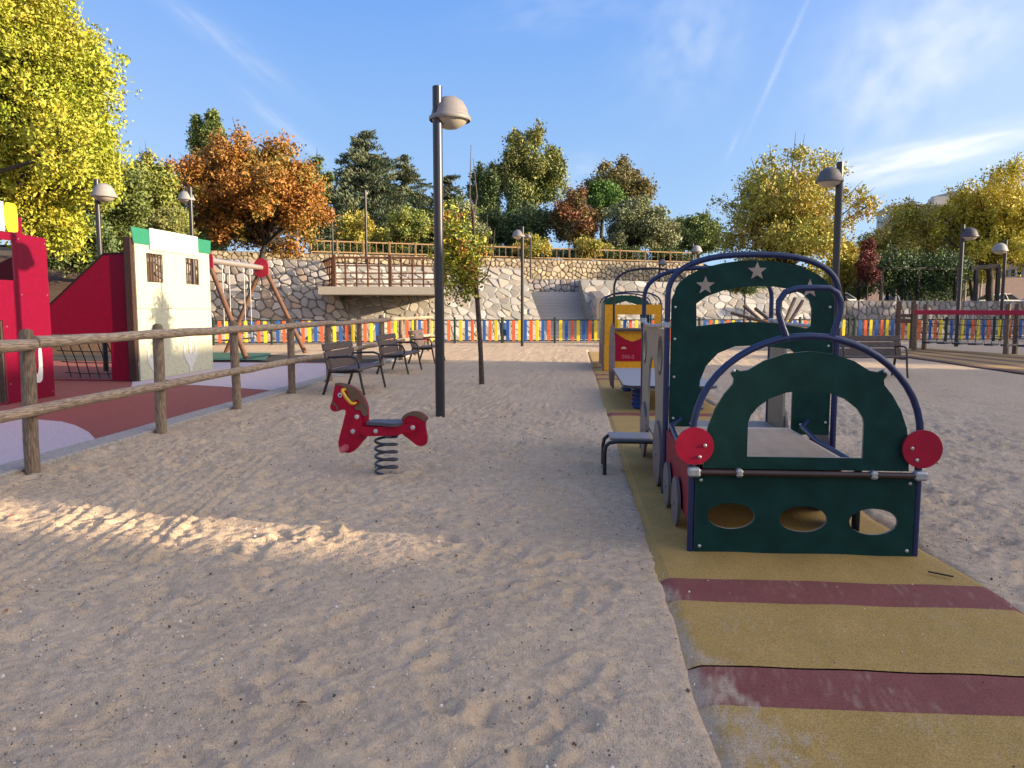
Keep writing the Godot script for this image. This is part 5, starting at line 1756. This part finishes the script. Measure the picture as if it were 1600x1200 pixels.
# ------------------------------------------------------------------ spring horse
func build_horse() -> void:
	var base := gp(602, 739)
	var h := thing("spring_horse", "red horse spring rocker with yellow handle and brown mane", "spring rocker", base, -0.12)
	var S := 6.667 * 173.0
	var OX := (602.0 - 490.0) * 6.667
	var OY := (740.0 - 580.0) * 6.667
	var red := Color(0.42, 0.007, 0.03)
	var brown := Color(0.17, 0.105, 0.065)
	var m := mb(red)
	m.plate(at3(Vector3.ZERO), smooth_loop(pts2([[214, 133], [258, 128], [330, 136], [410, 165], [480, 212], [532, 275], [562, 345], [574, 420], [575, 520], [578, 640], [560, 680], [480, 770], [420, 835], [370, 865], [310, 868], [258, 842], [232, 790], [240, 720], [290, 560], [318, 455], [326, 412], [292, 404], [240, 426], [190, 433], [155, 410], [150, 370], [176, 318], [186, 260]], OX, OY, S)), [], 0.026, Color(0.34, 0.02, 0.04))
	var head := put(m, "head_panel", M.paint, h)
	for sz in [-1, 1]:
		m = mb(brown)
		m.plate(at3(Vector3(0, 0, 0.017 * sz)), smooth_loop(pts2([[205, 150], [222, 130], [258, 126], [330, 134], [412, 163], [482, 210], [534, 273], [564, 345], [575, 430], [560, 468], [525, 466], [506, 440], [498, 402], [460, 408], [430, 392], [440, 360], [480, 340], [482, 300], [445, 290], [410, 330], [370, 290], [352, 230], [348, 190], [310, 160], [250, 152]], OX, OY, S)), [], 0.008, Color(0.08, 0.05, 0.03))
		put(m, "mane", M.paint, head)
		m = mb(brown)
		m.plate(at3(Vector3(0, 0, 0.017 * sz)), pts2([[172, 322], [190, 322], [240, 372], [252, 416], [234, 420], [220, 380], [178, 340]], OX, OY, S), [], 0.006)
		put(m, "bridle", M.paint, head)
		m = mb(Color(0.7, 0.68, 0.66))
		m.plate(at3(Vector3((266 - OX) / S, (OY - 254) / S, 0.016 * sz)), ellipse(0, 0, 0.019, 0.021, 18), [], 0.006)
		var eye := put(m, "eye", M.paint, head)
		m = mb(Color(0.02, 0.02, 0.02))
		m.plate(at3(Vector3((267 - OX) / S, (OY - 256) / S, 0.02 * sz)), ellipse(0, 0, 0.008, 0.01, 12), [], 0.004)
		put(m, "pupil", M.paint, eye)
		# shoulder and body plates
		m = mb(red)
		m.plate(at3(Vector3(0, 0, 0.026 * sz)), smooth_loop(pts2([[425, 428], [470, 424], [505, 455], [520, 560], [520, 650], [470, 684], [395, 682], [360, 640], [370, 575]], OX, OY, S)), [], 0.018, Color(0.3, 0.01, 0.03))
		put(m, "shoulder_plate", M.paint, h)
		m = mb(red)
		m.plate(at3(Vector3(0, 0, 0.075 * sz)), smooth_loop(pts2([[525, 570], [600, 566], [900, 556], [1100, 515], [1118, 560], [1112, 604], [930, 640], [880, 652], [600, 668], [540, 660], [520, 615]], OX, OY, S)), [], 0.018, Color(0.3, 0.01, 0.03))
		var bp := put(m, "body_plate", M.paint, h)
		for q in [[688, 610], [1088, 560]]:
			m = mb(Color(0.52, 0.48, 0.46))
			m.lathe(Transform3D(Basis(Vector3.RIGHT, Vector3.BACK * sz, Vector3.DOWN * sz), Vector3((q[0] - OX) / S, (OY - q[1]) / S, 0.084 * sz)), [Vector2(0.021, 0), Vector2(0.02, 0.008), Vector2(0.012, 0.014), Vector2(0.0005, 0.015)], 14)
			put(m, "bolt_cap", M.plastic, bp)
		for q in [[460, 476], [412, 630]]:
			m = mb(Color(0.52, 0.46, 0.44))
			m.lathe(Transform3D(Basis(Vector3.RIGHT, Vector3.BACK * sz, Vector3.DOWN * sz), Vector3((q[0] - OX) / S, (OY - q[1]) / S, 0.035 * sz)), [Vector2(0.022, 0), Vector2(0.021, 0.008), Vector2(0.012, 0.014), Vector2(0.0005, 0.015)], 14)
			put(m, "bolt_cap", M.plastic, h)
		# handle and foot rest
		var a := Vector3((325 - OX) / S, (OY - 192) / S, 0)
		var b := Vector3((438 - OX) / S, (OY - 335) / S, 0)
		m = mb(Color(0.62, 0.36, 0.012))
		m.tube([a + Vector3(0, 0, 0.01 * sz), a + Vector3(0, 0, 0.07 * sz), a + Vector3(0.01, -0.01, 0.1 * sz), a.lerp(b, 0.5) + Vector3(0, 0, 0.115 * sz), b + Vector3(-0.01, 0.01, 0.1 * sz), b + Vector3(0, 0, 0.07 * sz), b + Vector3(0, 0, 0.01 * sz)], 0.0145, 10)
		put(m, "handle", M.plastic, head)
		m = mb(Color(0.58, 0.12, 0.15))
		var fp := Vector3((322 - OX) / S, (OY - 806) / S, 0)
		m.tube([fp + Vector3(0, 0, 0.01 * sz), fp + Vector3(0.008, -0.004, 0.12 * sz), fp + Vector3(0.0085, -0.004, 0.127 * sz)], [0.031, 0.029, 0.02], 14)
		put(m, "foot_rest", M.plastic, h)
	m = mb(red)
	m.plate(at3(Vector3(0, 0, 0)), smooth_loop(pts2([[942, 490], [990, 430], [1060, 407], [1140, 412], [1200, 450], [1218, 482], [1192, 520], [1202, 600], [1218, 690], [1202, 745], [1150, 770], [1098, 758], [1030, 705], [925, 635], [955, 560]], OX, OY, S)), [], 0.026, Color(0.34, 0.02, 0.04))
	var tail := put(m, "tail_panel", M.paint, h)
	for sz in [-1, 1]:
		m = mb(brown)
		m.plate(at3(Vector3(0, 0, 0.017 * sz)), smooth_loop(pts2([[935, 492], [962, 448], [1020, 414], [1080, 402], [1152, 414], [1210, 458], [1220, 482], [1196, 510], [1160, 488], [1110, 460], [1060, 446], [1002, 456], [965, 494]], OX, OY, S)), [], 0.008, Color(0.08, 0.05, 0.03))
		put(m, "tail_band", M.paint, tail)
	m = mb(Color(0.075, 0.07, 0.075))
	m.plate(Transform3D(Basis(Vector3.RIGHT, Vector3.FORWARD, Vector3.UP), Vector3((762 - OX) / S, (OY - 532) / S, 0)), smooth_loop(PackedVector2Array([Vector2(-0.17, -0.1), Vector2(-0.02, -0.1), Vector2(0.1, -0.15), Vector2(0.17, -0.11), Vector2(0.18, 0), Vector2(0.17, 0.11), Vector2(0.1, 0.15), Vector2(-0.02, 0.1), Vector2(-0.17, 0.1)]), 2), [], 0.028)
	put(m, "seat", M.plastic, h)
	m = mb(Color(0.03, 0.03, 0.035))
	m.box(at3(Vector3(0.02, (OY - 640) / S, 0)), Vector3(0.26, 0.03, 0.14), 0.006)
	put(m, "spring_mount", M.tube, h)
	m = mb(Color(0.035, 0.035, 0.045))
	var sp := []
	for i in 121:
		var t := i / 120.0
		var tt := TAU * 5.2 * t
		sp.append(Vector3(0.012 + 0.098 * cos(tt), -0.01 + 0.36 * t, 0.098 * sin(tt)))
	m.tube(sp, 0.0125, 8)
	put(m, "spring", M.tube, h)

# ------------------------------------------------------------------ benches: slats along local z, seat facing +x
func build_benches() -> void:
	var b := thing("park_bench", "brown slatted bench by the rail, just behind the spring horse", "bench", Vector3(-3.86, 0, -13.5), -0.03, "benches along the rail")
	var slat := Color(0.16, 0.105, 0.085)
	var iron := Color(0.022, 0.02, 0.022)
	var bk := [[Vector3(-0.285, 0.52, 0), 0.16], [Vector3(-0.315, 0.68, 0), 0.12], [Vector3(-0.345, 0.815, 0), 0.12]]
	for q in bk:
		var m := mb(slat)
		m.box(Transform3D(Basis(Vector3(0, 0, 1), 0.2), q[0]), Vector3(0.032, q[1], 1.56), 0.006)
		put(m, "back_slat", M.slat, b)
	for x in [-0.19, -0.05, 0.09, 0.22]:
		var m := mb(slat)
		m.box(Transform3D(Basis(Vector3(0, 0, 1), 0.03 if x < 0.2 else -0.2), Vector3(x, 0.435 + x * 0.05, 0)), Vector3(0.115, 0.034, 1.56), 0.006)
		put(m, "seat_slat", M.slat, b)
	for z in [-0.66, 0.66]:
		var m := mb(iron)
		m.tube([Vector3(-0.40, 0, z), Vector3(-0.33, 0.2, z), Vector3(-0.27, 0.41, z), Vector3(-0.30, 0.6, z), Vector3(-0.365, 0.87, z)], [0.024, 0.025, 0.03, 0.024, 0.02], 8)
		put(m, "rear_leg", M.tube, b)
		m = mb(iron)
		m.tube([Vector3(0.33, 0, z), Vector3(0.285, 0.2, z), Vector3(0.245, 0.42, z), Vector3(0.24, 0.55, z), Vector3(0.20, 0.63, z), Vector3(0.10, 0.66, z), Vector3(-0.1, 0.655, z), Vector3(-0.30, 0.64, z)], [0.022, 0.022, 0.024, 0.02, 0.02, 0.02, 0.019, 0.018], 8)
		put(m, "front_leg_and_arm", M.tube, b)
		m = mb(iron)
		m.tube([Vector3(-0.29, 0.40, z), Vector3(0.0, 0.39, z), Vector3(0.255, 0.41, z)], 0.024, 8)
		put(m, "seat_bracket", M.tube, b)
	var c := copy(b, "brown slatted bench by the rail, the middle one of three")
	c.position = Vector3(-3.98, 0, -17.6)
	c = copy(b, "brown slatted bench by the rail, half hidden by the tall lamp post")
	c.position = Vector3(-3.95, 0, -20.8)
	c = copy(b, "brown slatted bench standing alone on the sand behind the engine")
	c.position = Vector3(6.42, 0, -17.15)
	c.rotation.y = -PI / 2 + 0.05
	c.remove_meta("group")

# ------------------------------------------------------------------ lamps
func lamp(label: String, pos: Vector3, h: float, turn: float, sc := 1.0, r := 0.062, dome := Color(0.23, 0.205, 0.185)) -> Node3D:
	var l := thing("street_lamp", label, "street lamp", pos, turn)
	var m := mb(Color(0.028, 0.026, 0.028))
	m.tube([Vector3(0, -0.2, 0), Vector3(0, h * 0.5, 0), Vector3(0, h - 0.01, 0), Vector3(0, h, 0)], [r, r, r, r * 0.9], 16)
	put(m, "pole", M.tube, l)
	var y := h - 0.34 * sc
	m = mb(Color(0.028, 0.026, 0.028))
	m.tube([Vector3(0, y + 0.02, 0), Vector3(0.16 * sc, y + 0.02, 0)], 0.035 * sc, 10)
	put(m, "arm", M.tube, l)
	m = mb(dome)
	m.lathe(at3(Vector3(0.2 * sc, y - 0.03 * sc, 0)), [Vector2(0.275 * sc, -0.05 * sc), Vector2(0.285 * sc, -0.03 * sc), Vector2(0.28 * sc, 0.0), Vector2(0.255 * sc, 0.02 * sc), Vector2(0.235 * sc, 0.1 * sc), Vector2(0.18 * sc, 0.2 * sc), Vector2(0.1 * sc, 0.255 * sc), Vector2(0.001, 0.275 * sc)], 28)
	put(m, "dome", M.plastic, l)
	m = mb(Color(1, 1, 1))
	m.lathe(at3(Vector3(0.2 * sc, y - 0.07 * sc, 0)), [Vector2(0.001, -0.12 * sc), Vector2(0.1 * sc, -0.105 * sc), Vector2(0.19 * sc, -0.055 * sc), Vector2(0.245 * sc, 0.0), Vector2(0.245 * sc, 0.02 * sc)], 28)
	put(m, "diffuser", M.diffuser, l)
	return l
func build_lamps() -> void:
	var cy := deg_to_rad(YAW)
	lamp("tall dark lamp post with a domed head beside the spring horse", gp(688, 650), 4.42, 0.75, 1.0, 0.066)
	lamp("lamp with a pale dome behind the red sloped play wall", hp(166, 18.2), 4.45, -0.2, 1.0, 0.06, Color(0.30, 0.27, 0.24))
	lamp("lamp seen edge-on above the white sign board", hp(308, 21.0), 4.7, PI - 0.4, 0.8, 0.055, Color(0.30, 0.29, 0.28))
	lamp("lamp standing before the stairs and picket fence", gp(816, 541), 4.55, 2.6, 0.9)
	lamp("tall thin lamp pole on the balcony terrace in front of the cedar", hp(573, 43, 3.5), 4.4, 1.6, 0.5, 0.07)
	lamp("thin lamp pole at the balcony corner post", hp(521, 52, 3.6), 4.4, 1.6, 0.5, 0.06)
	lamp("short thin lamp on the terrace above the stairs", hp(829, 58, 3.6), 3.4, 2.9, 0.8, 0.06)
	lamp("lamp with a dark dome rising behind the engine", hp(1299, 16.6), 4.55, PI - 0.1, 1.0, 0.075, Color(0.09, 0.085, 0.085))
	lamp("lamp with a dark dome beside the step bridge", hp(1494, 29.4), 4.6, -0.2, 1.15, 0.075, Color(0.06, 0.05, 0.055))
	lamp("slim lamp with a pale flat head next to the pergola post", hp(1562, 35.0), 4.5, PI, 1.2, 0.07, Color(0.28, 0.26, 0.23))
	lamp("small far lamp among the trees by the orange crown", hp(257, 62, 5.4), yrow(292, 62) - 5.4, 0.3, 0.9, 0.05, Color(0.30, 0.28, 0.26))
	lamp("lamp with a round pale head at the end of the terrace fence", hp(1081, 62, 3.0), yrow(382, 62) - 3.0, 0.2, 1.6, 0.08, Color(0.30, 0.28, 0.26))
	lamp("thin lamp on the wall terrace above the train cab", hp(1030, 50, 3.0), yrow(404, 50) - 3.0, 0.2, 1.0, 0.06)

# ------------------------------------------------------------------ right side: step bridge, mat, logs, pergola, cars
func car(label: String, pos: Vector3, turn: float, col: Color) -> void:
	var c := thing("parked_car", label, "car", pos, turn)
	var body := mb(col)
	var low := PackedVector2Array([Vector2(-2.1, 0.28), Vector2(-2.14, 0.55), Vector2(-2.05, 0.8), Vector2(-1.75, 0.9), Vector2(1.0, 0.94), Vector2(1.8, 0.84), Vector2(2.1, 0.68), Vector2(2.15, 0.4), Vector2(2.1, 0.26), Vector2(1.72, 0.24), Vector2(1.66, 0.45), Vector2(1.5, 0.62), Vector2(1.3, 0.66), Vector2(1.08, 0.6), Vector2(0.95, 0.42), Vector2(0.92, 0.22), Vector2(-0.95, 0.22), Vector2(-1.0, 0.45), Vector2(-1.15, 0.6), Vector2(-1.35, 0.66), Vector2(-1.56, 0.6), Vector2(-1.7, 0.42), Vector2(-1.74, 0.26)])
	body.plate(Transform3D(), low, [], 1.72)
	put(body, "body", M.paint_car, c)
	var cab := mb(col)
	var gl := mb(Color(0.03, 0.035, 0.04))
	var lo := [Vector3(-1.9, 0.89, 0.82), Vector3(1.05, 0.93, 0.82)]
	var hi := [Vector3(-1.2, 1.43, 0.62), Vector3(0.25, 1.45, 0.62)]
	var F := func(p: Vector3) -> Vector3: return Vector3(p.x, p.y, -p.z)
	cab.quad(hi[0], hi[1], F.call(hi[1]), F.call(hi[0]))
	for s in [1, -1]:
		var g := func(p: Vector3) -> Vector3: return Vector3(p.x, p.y, p.z * s)
		gl.quad(g.call(lo[0]), g.call(lo[1]), g.call(hi[1]), g.call(hi[0]))
		for t in [0.0, 0.36, 0.72, 1.0]:
			var a: Vector3 = lo[0].lerp(lo[1], t)
			var b: Vector3 = hi[0].lerp(hi[1], t)
			cab.bar(g.call(a), g.call(b), 0.08, 0.05)
		cab.bar(g.call(hi[0]), g.call(hi[1]), 0.06, 0.06)
	gl.quad(lo[1], F.call(lo[1]), F.call(hi[1]), hi[1])
	gl.quad(F.call(lo[0]), lo[0], hi[0], F.call(hi[0]))
	put(cab, "roof", M.paint_car, c)
	put(gl, "window", M.glass_v, c)
	for x in [-1.35, 1.3]:
		for s in [-1, 1]:
			var w := mb(Color(0.015, 0.015, 0.015))
			w.lathe(Transform3D(Basis(Vector3.RIGHT, Vector3.BACK * s, Vector3.DOWN * s), Vector3(x, 0.32, 0.68 * s)), [Vector2(0.2, 0.0), Vector2(0.32, 0.0), Vector2(0.32, 0.17), Vector2(0.29, 0.2), Vector2(0.2, 0.2), Vector2(0.2, 0.16)], 20)
			var o := put(w, "wheel", M.plastic, c)
			var r := mb(Color(0.4, 0.4, 0.42))
			r.lathe(Transform3D(Basis(Vector3.RIGHT, Vector3.BACK * s, Vector3.DOWN * s), Vector3(x, 0.32, 0.82 * s)), [Vector2(0.2, 0.02), Vector2(0.17, 0.0), Vector2(0.06, 0.03), Vector2(0.001, 0.03)], 16)
			put(r, "rim", M.steel, o)
	for s in [-1, 1]:
		var hl := mb(Color(0.6, 0.6, 0.6))
		hl.box(at3(Vector3(2.06, 0.66, 0.6 * s)), Vector3(0.1, 0.13, 0.3), 0.02)
		put(hl, "headlight", M.glass_v, c)
		hl = mb(Color(0.3, 0.01, 0.01))
		hl.box(at3(Vector3(-2.07, 0.7, 0.62 * s)), Vector3(0.1, 0.16, 0.25), 0.02)
		put(hl, "tail_light", M.plastic, c)
func build_right_side() -> void:
	M.paint_car = mat(0.2)
	M.paint_car.clearcoat_enabled = true
	M.glass_v = mat(0.08)
	# second striped mat
	var root := Node3D.new()
	root.name = "bridge_mat"
	add_child(root)
	tag(root, "yellow and brown striped rubber strip under the step bridge", "", "", "structure")
	var A := [gp(1425, 543), gp(1640, 560)]
	var B := [gp(1395, 556), gp(1700, 600)]
	for i in 8:
		var m := mb(Color(0.40, 0.24, 0.07) if i % 2 == 0 else Color(0.15, 0.065, 0.04))
		var t0 := i / 8.0 + (0.0 if i % 2 == 0 else 0.03)
		var t1 := (i + 1) / 8.0 - (0.0 if i % 2 else -0.03)
		var a: Vector3 = A[0].lerp(B[0], t0)
		var b: Vector3 = A[1].lerp(B[1], t0)
		var c: Vector3 = A[1].lerp(B[1], t1)
		var d: Vector3 = A[0].lerp(B[0], t1)
		var up := Vector3(0, 0.03, 0)
		m.quad(d + up, c + up, b + up, a + up)
		put(m, "rubber_band", M.rubber, root)
	# suspended step bridge
	var br := thing("step_bridge", "suspended step bridge with a long red beam on wooden posts", "climbing frame")
	var pa := hp(1428, 26.4)
	var pb := hp(1571, 24.2)
	var pc := hp(1690, 22.6)
	var dir := (pb - pa).normalized()
	var side := dir.cross(Vector3.UP).normalized()
	for e in [0.0, 0.75]:
		for p in [pa, pb, pc]:
			var m := mb(Color(0.30, 0.20, 0.12))
			var q: Vector3 = p - side * e
			m.box(Transform3D(Basis(dir, Vector3.UP, side), q + Vector3(0, 0.75, 0)), Vector3(0.13, 1.72, 0.13), 0.012)
			put(m, "post", M.wood_y, br)
		for q in [[pa, pb], [pb, pc]]:
			var m := mb(Color(0.48, 0.03, 0.06))
			var off: Vector3 = side * (0.09 - e)
			m.bar(q[0] + Vector3(0, 1.33, 0) + off, q[1] + Vector3(0, 1.33, 0) + off, 0.05, 0.15, 0.008)
			put(m, "beam", M.paint, br)
	var n := 10
	for i in n:
		var c := pa.lerp(pc, (i + 0.7) / n)
		var m := mb(Color(0.025, 0.025, 0.028))
		m.box(Transform3D(Basis(dir, Vector3.UP, side), c - side * 0.37 + Vector3(0, 0.3, 0)), Vector3(0.26, 0.06, 0.6), 0.015)
		put(m, "step", M.plastic, br)
		for e in [0.06, 0.68]:
			for d in [-0.1, 0.1]:
				var ch := mb(Color(0.03, 0.03, 0.03))
				ch.tube([c + dir * d * 2.0 - side * e + Vector3(0, 1.28, 0), c + dir * d - side * e + Vector3(0, 0.33, 0)], 0.007, 5)
				put(ch, "chain", M.steel, br)
	for e in [0.02, 0.72]:
		for y in [0.62, 0.95]:
			var m := mb(Color(0.02, 0.02, 0.02))
			m.tube([pa - side * e + Vector3(0, y, 0), pa.lerp(pc, 0.5) - side * e + Vector3(0, y - 0.06, 0), pc - side * e + Vector3(0, y, 0)], 0.007, 5)
			put(m, "rope", M.plastic, br)
	# gate-like frame beside it
	var gf := thing("wooden_climber", "small brown wooden frame at the head of the step bridge", "climbing frame")
	for px in [1401, 1424]:
		var m := mb(Color(0.22, 0.12, 0.07))
		var p := hp(px, 27.5)
		m.box(at3(p + Vector3(0, 0.82, 0)), Vector3(0.13, 1.8, 0.13), 0.012)
		put(m, "post", M.wood_y, gf)
	for y in [1.2, 1.0]:
		var m := mb(Color(0.2, 0.11, 0.065))
		m.bar(hp(1399, 27.5, y), hp(1426, 27.5, y), 0.06, 0.12, 0.008)
		put(m, "rail", M.wood, gf)
	# leaning logs seen through the cab window
	var lg := thing("log_climber", "leaning weathered logs behind the train cab", "climbing frame")
	for q in [[1143, 489, 1172, 497, 28.0], [1162, 478, 1186, 498, 28.2], [1180, 482, 1200, 498, 28.4], [1242, 466, 1228, 500, 28.0], [1254, 470, 1236, 500, 28.3]]:
		var m := mb(Color(0.2, 0.14, 0.10))
		var a := hp(q[0], q[4], yrow(q[1], q[4]))
		var b := hp(q[2], q[4] - 0.6, yrow(q[3], q[4] - 0.6))
		var foot := b + (b - a).normalized() * maxf((b.y + 0.05) / maxf(0.05, (a - b).normalized().y), 0.0)
		m.tube([a, foot], 0.06, 10)
		put(m, "log", M.bark, lg)
	# vine pergola
	var pg := thing("pergola", "dark vine-covered pergola beyond the low wall", "pergola")
	var corners := [hp(1375, 47, 1.1), hp(1490, 48, 1.1), hp(1385, 52, 1.1), hp(1500, 53, 1.1), hp(1432, 47.5, 1.1), hp(1340, 49, 1.1)]
	for p in corners:
		var m := mb(Color(0.03, 0.025, 0.022))
		m.bar(p, p + Vector3(0, 2.7, 0), 0.16, 0.16, 0.01)
		put(m, "post", M.wood_y, pg)
	for q in [[0, 1], [2, 3], [0, 2], [1, 3], [4, 2], [5, 0]]:
		var m := mb(Color(0.03, 0.025, 0.022))
		m.bar(corners[q[0]] + Vector3(0, 2.75, 0), corners[q[1]] + Vector3(0, 2.75, 0), 0.1, 0.16, 0.01)
		put(m, "beam", M.wood, pg)
	var rng := RandomNumberGenerator.new()
	rng.seed = 44
	var spots := []
	var vg := [Color(0.02, 0.045, 0.012), Color(0.04, 0.075, 0.018), Color(0.08, 0.12, 0.025)]
	for i in 2600:
		var u := rng.randf()
		var w := rng.randf()
		var p: Vector3 = corners[0].lerp(corners[1], u).lerp(corners[2].lerp(corners[3], u), w)
		var bulge := sin(u * 9.0) * 0.25 + sin(u * 23.0 + w * 5.0) * 0.2
		p.y += 2.7 + rng.randfn() * 0.42 + bulge - (0.9 * rng.randf() if rng.randf() < 0.35 else 0.0)
		p += Vector3(rng.randfn() * 0.3, 0, rng.randfn() * 0.3)
		spots.append([Transform3D(any_turn(rng, rng.randf_range(0.22, 0.4)), p), vg[rng.randi() % 3]])
	scatter(pg, "vines", spots, clump_mesh)
	# dark open frame
	var of := thing("shade_frame", "dark steel frame of posts and beam beside the lamp", "pergola")
	for px in [1522, 1556]:
		var m := mb(Color(0.03, 0.028, 0.028))
		var p := hp(px, 46, 1.1)
		m.bar(p, p + Vector3(0, yrow(418, 46) - 1.1, 0), 0.2, 0.2, 0.01)
		put(m, "post", M.tube, of)
	var bm := mb(Color(0.03, 0.028, 0.028))
	bm.bar(hp(1516, 46, yrow(420, 46)), hp(1562, 46, yrow(416, 46)), 0.2, 0.24, 0.01)
	put(bm, "beam", M.tube, of)
	# cars
	var t := deg_to_rad(YAW)
	car("white parked car seen side-on above the low wall", hp(1551, 70, 1.25), PI + 0.1, Color(0.66, 0.66, 0.66))
	car("silver parked car beside the white one beyond the low wall", hp(1622, 70, 1.25), PI - 0.05, Color(0.45, 0.46, 0.47))
	car("white parked car half hidden behind the engine's lamp", hp(1311, 66, 1.25), 0.3, Color(0.66, 0.66, 0.66))
	car("small white parked car under the dark trees", hp(1392, 84, 1.3), 1.2, Color(0.62, 0.62, 0.62))

# ------------------------------------------------------------------ fallen leaves on the sand
func build_litter() -> void:
	var rng := RandomNumberGenerator.new()
	rng.seed = 3
	var m := mb()
	m.tri(Vector3(-0.5, 0, 0), Vector3(0, 0.12, 0.28), Vector3(0.5, 0.05, 0))
	m.tri(Vector3(-0.5, 0, 0), Vector3(0.5, 0.05, 0), Vector3(0, 0.16, -0.28))
	var lm := m.mesh()
	var cols := [Color(0.12, 0.05, 0.02), Color(0.2, 0.09, 0.03), Color(0.06, 0.035, 0.02), Color(0.25, 0.16, 0.05), Color(0.08, 0.09, 0.02), Color(0.3, 0.1, 0.03)]
	var spots := []
	for i in 340:
		var x := rng.randf_range(-4.9, 7.0)
		var z := -1.8 - 17.0 * pow(rng.randf(), 1.1)
		if i % 3 == 0: x = -4.7 + absf(rng.randfn()) * 0.5
		if x > 0.4 and x < 2.3: continue
		spots.append([Transform3D(Basis(Vector3.UP, rng.randf() * TAU).rotated(Vector3.RIGHT, rng.randf_range(-0.4, 0.4)).scaled(Vector3.ONE * rng.randf_range(0.025, 0.055)), Vector3(x, 0.02, z)), cols[rng.randi() % cols.size()]])
	for i in 40:
		spots.append([Transform3D(Basis(Vector3.UP, rng.randf() * TAU).scaled(Vector3.ONE * rng.randf_range(0.03, 0.06)), Vector3(rng.randf_range(-11, -5.4), 0.004, rng.randf_range(-20, -7))), cols[rng.randi() % cols.size()]])
	# grit lying on the sand
	var gm := mb()
	var oc := [Vector3(1, 0, 0), Vector3(0, 0, 1), Vector3(-1, 0, 0), Vector3(0, 0, -1)]
	for i in 4:
		gm.tri(oc[i], Vector3(0, 0.8, 0), oc[(i + 1) % 4])
		gm.tri(oc[i], oc[(i + 1) % 4], Vector3(0, -0.8, 0))
	var grit := gm.mesh()
	var gs := []
	var tones := [Color(0.10, 0.075, 0.055), Color(0.18, 0.13, 0.09), Color(0.3, 0.24, 0.18), Color(0.6, 0.52, 0.42), Color(0.65, 0.58, 0.5), Color(0.06, 0.045, 0.035)]
	for i in 16000:
		var z := -1.7 - 8.5 * pow(rng.randf(), 1.4)
		var x := rng.randf_range(-4.8, 5.5)
		if absf(x) > -z * 0.85 + 0.6: continue
		if x > 0.52 and x < 2.15 and rng.randf() < 0.93: continue
		var s := rng.randf_range(0.0022, 0.0055) * (1.0 if rng.randf() < 0.93 else 1.9)
		gs.append([Transform3D(any_turn(rng, s), Vector3(x, 0.004 + 0.012 * rng.randf(), z)), tones[rng.randi() % tones.size()]])
	var gr := Node3D.new()
	gr.name = "gravel"
	add_child(gr)
	tag(gr, "dark and pale grit strewn over the sand", "gravel", "", "stuff")
	var gi := scatter(gr, "grit", gs, grit)
	gi.material_override = M.plaster
	var root := Node3D.new()
	root.name = "fallen_leaves"
	add_child(root)
	tag(root, "dry brown leaves scattered over sand and rubber", "leaves", "", "stuff")
	scatter(root, "leaf_litter", spots, lm)
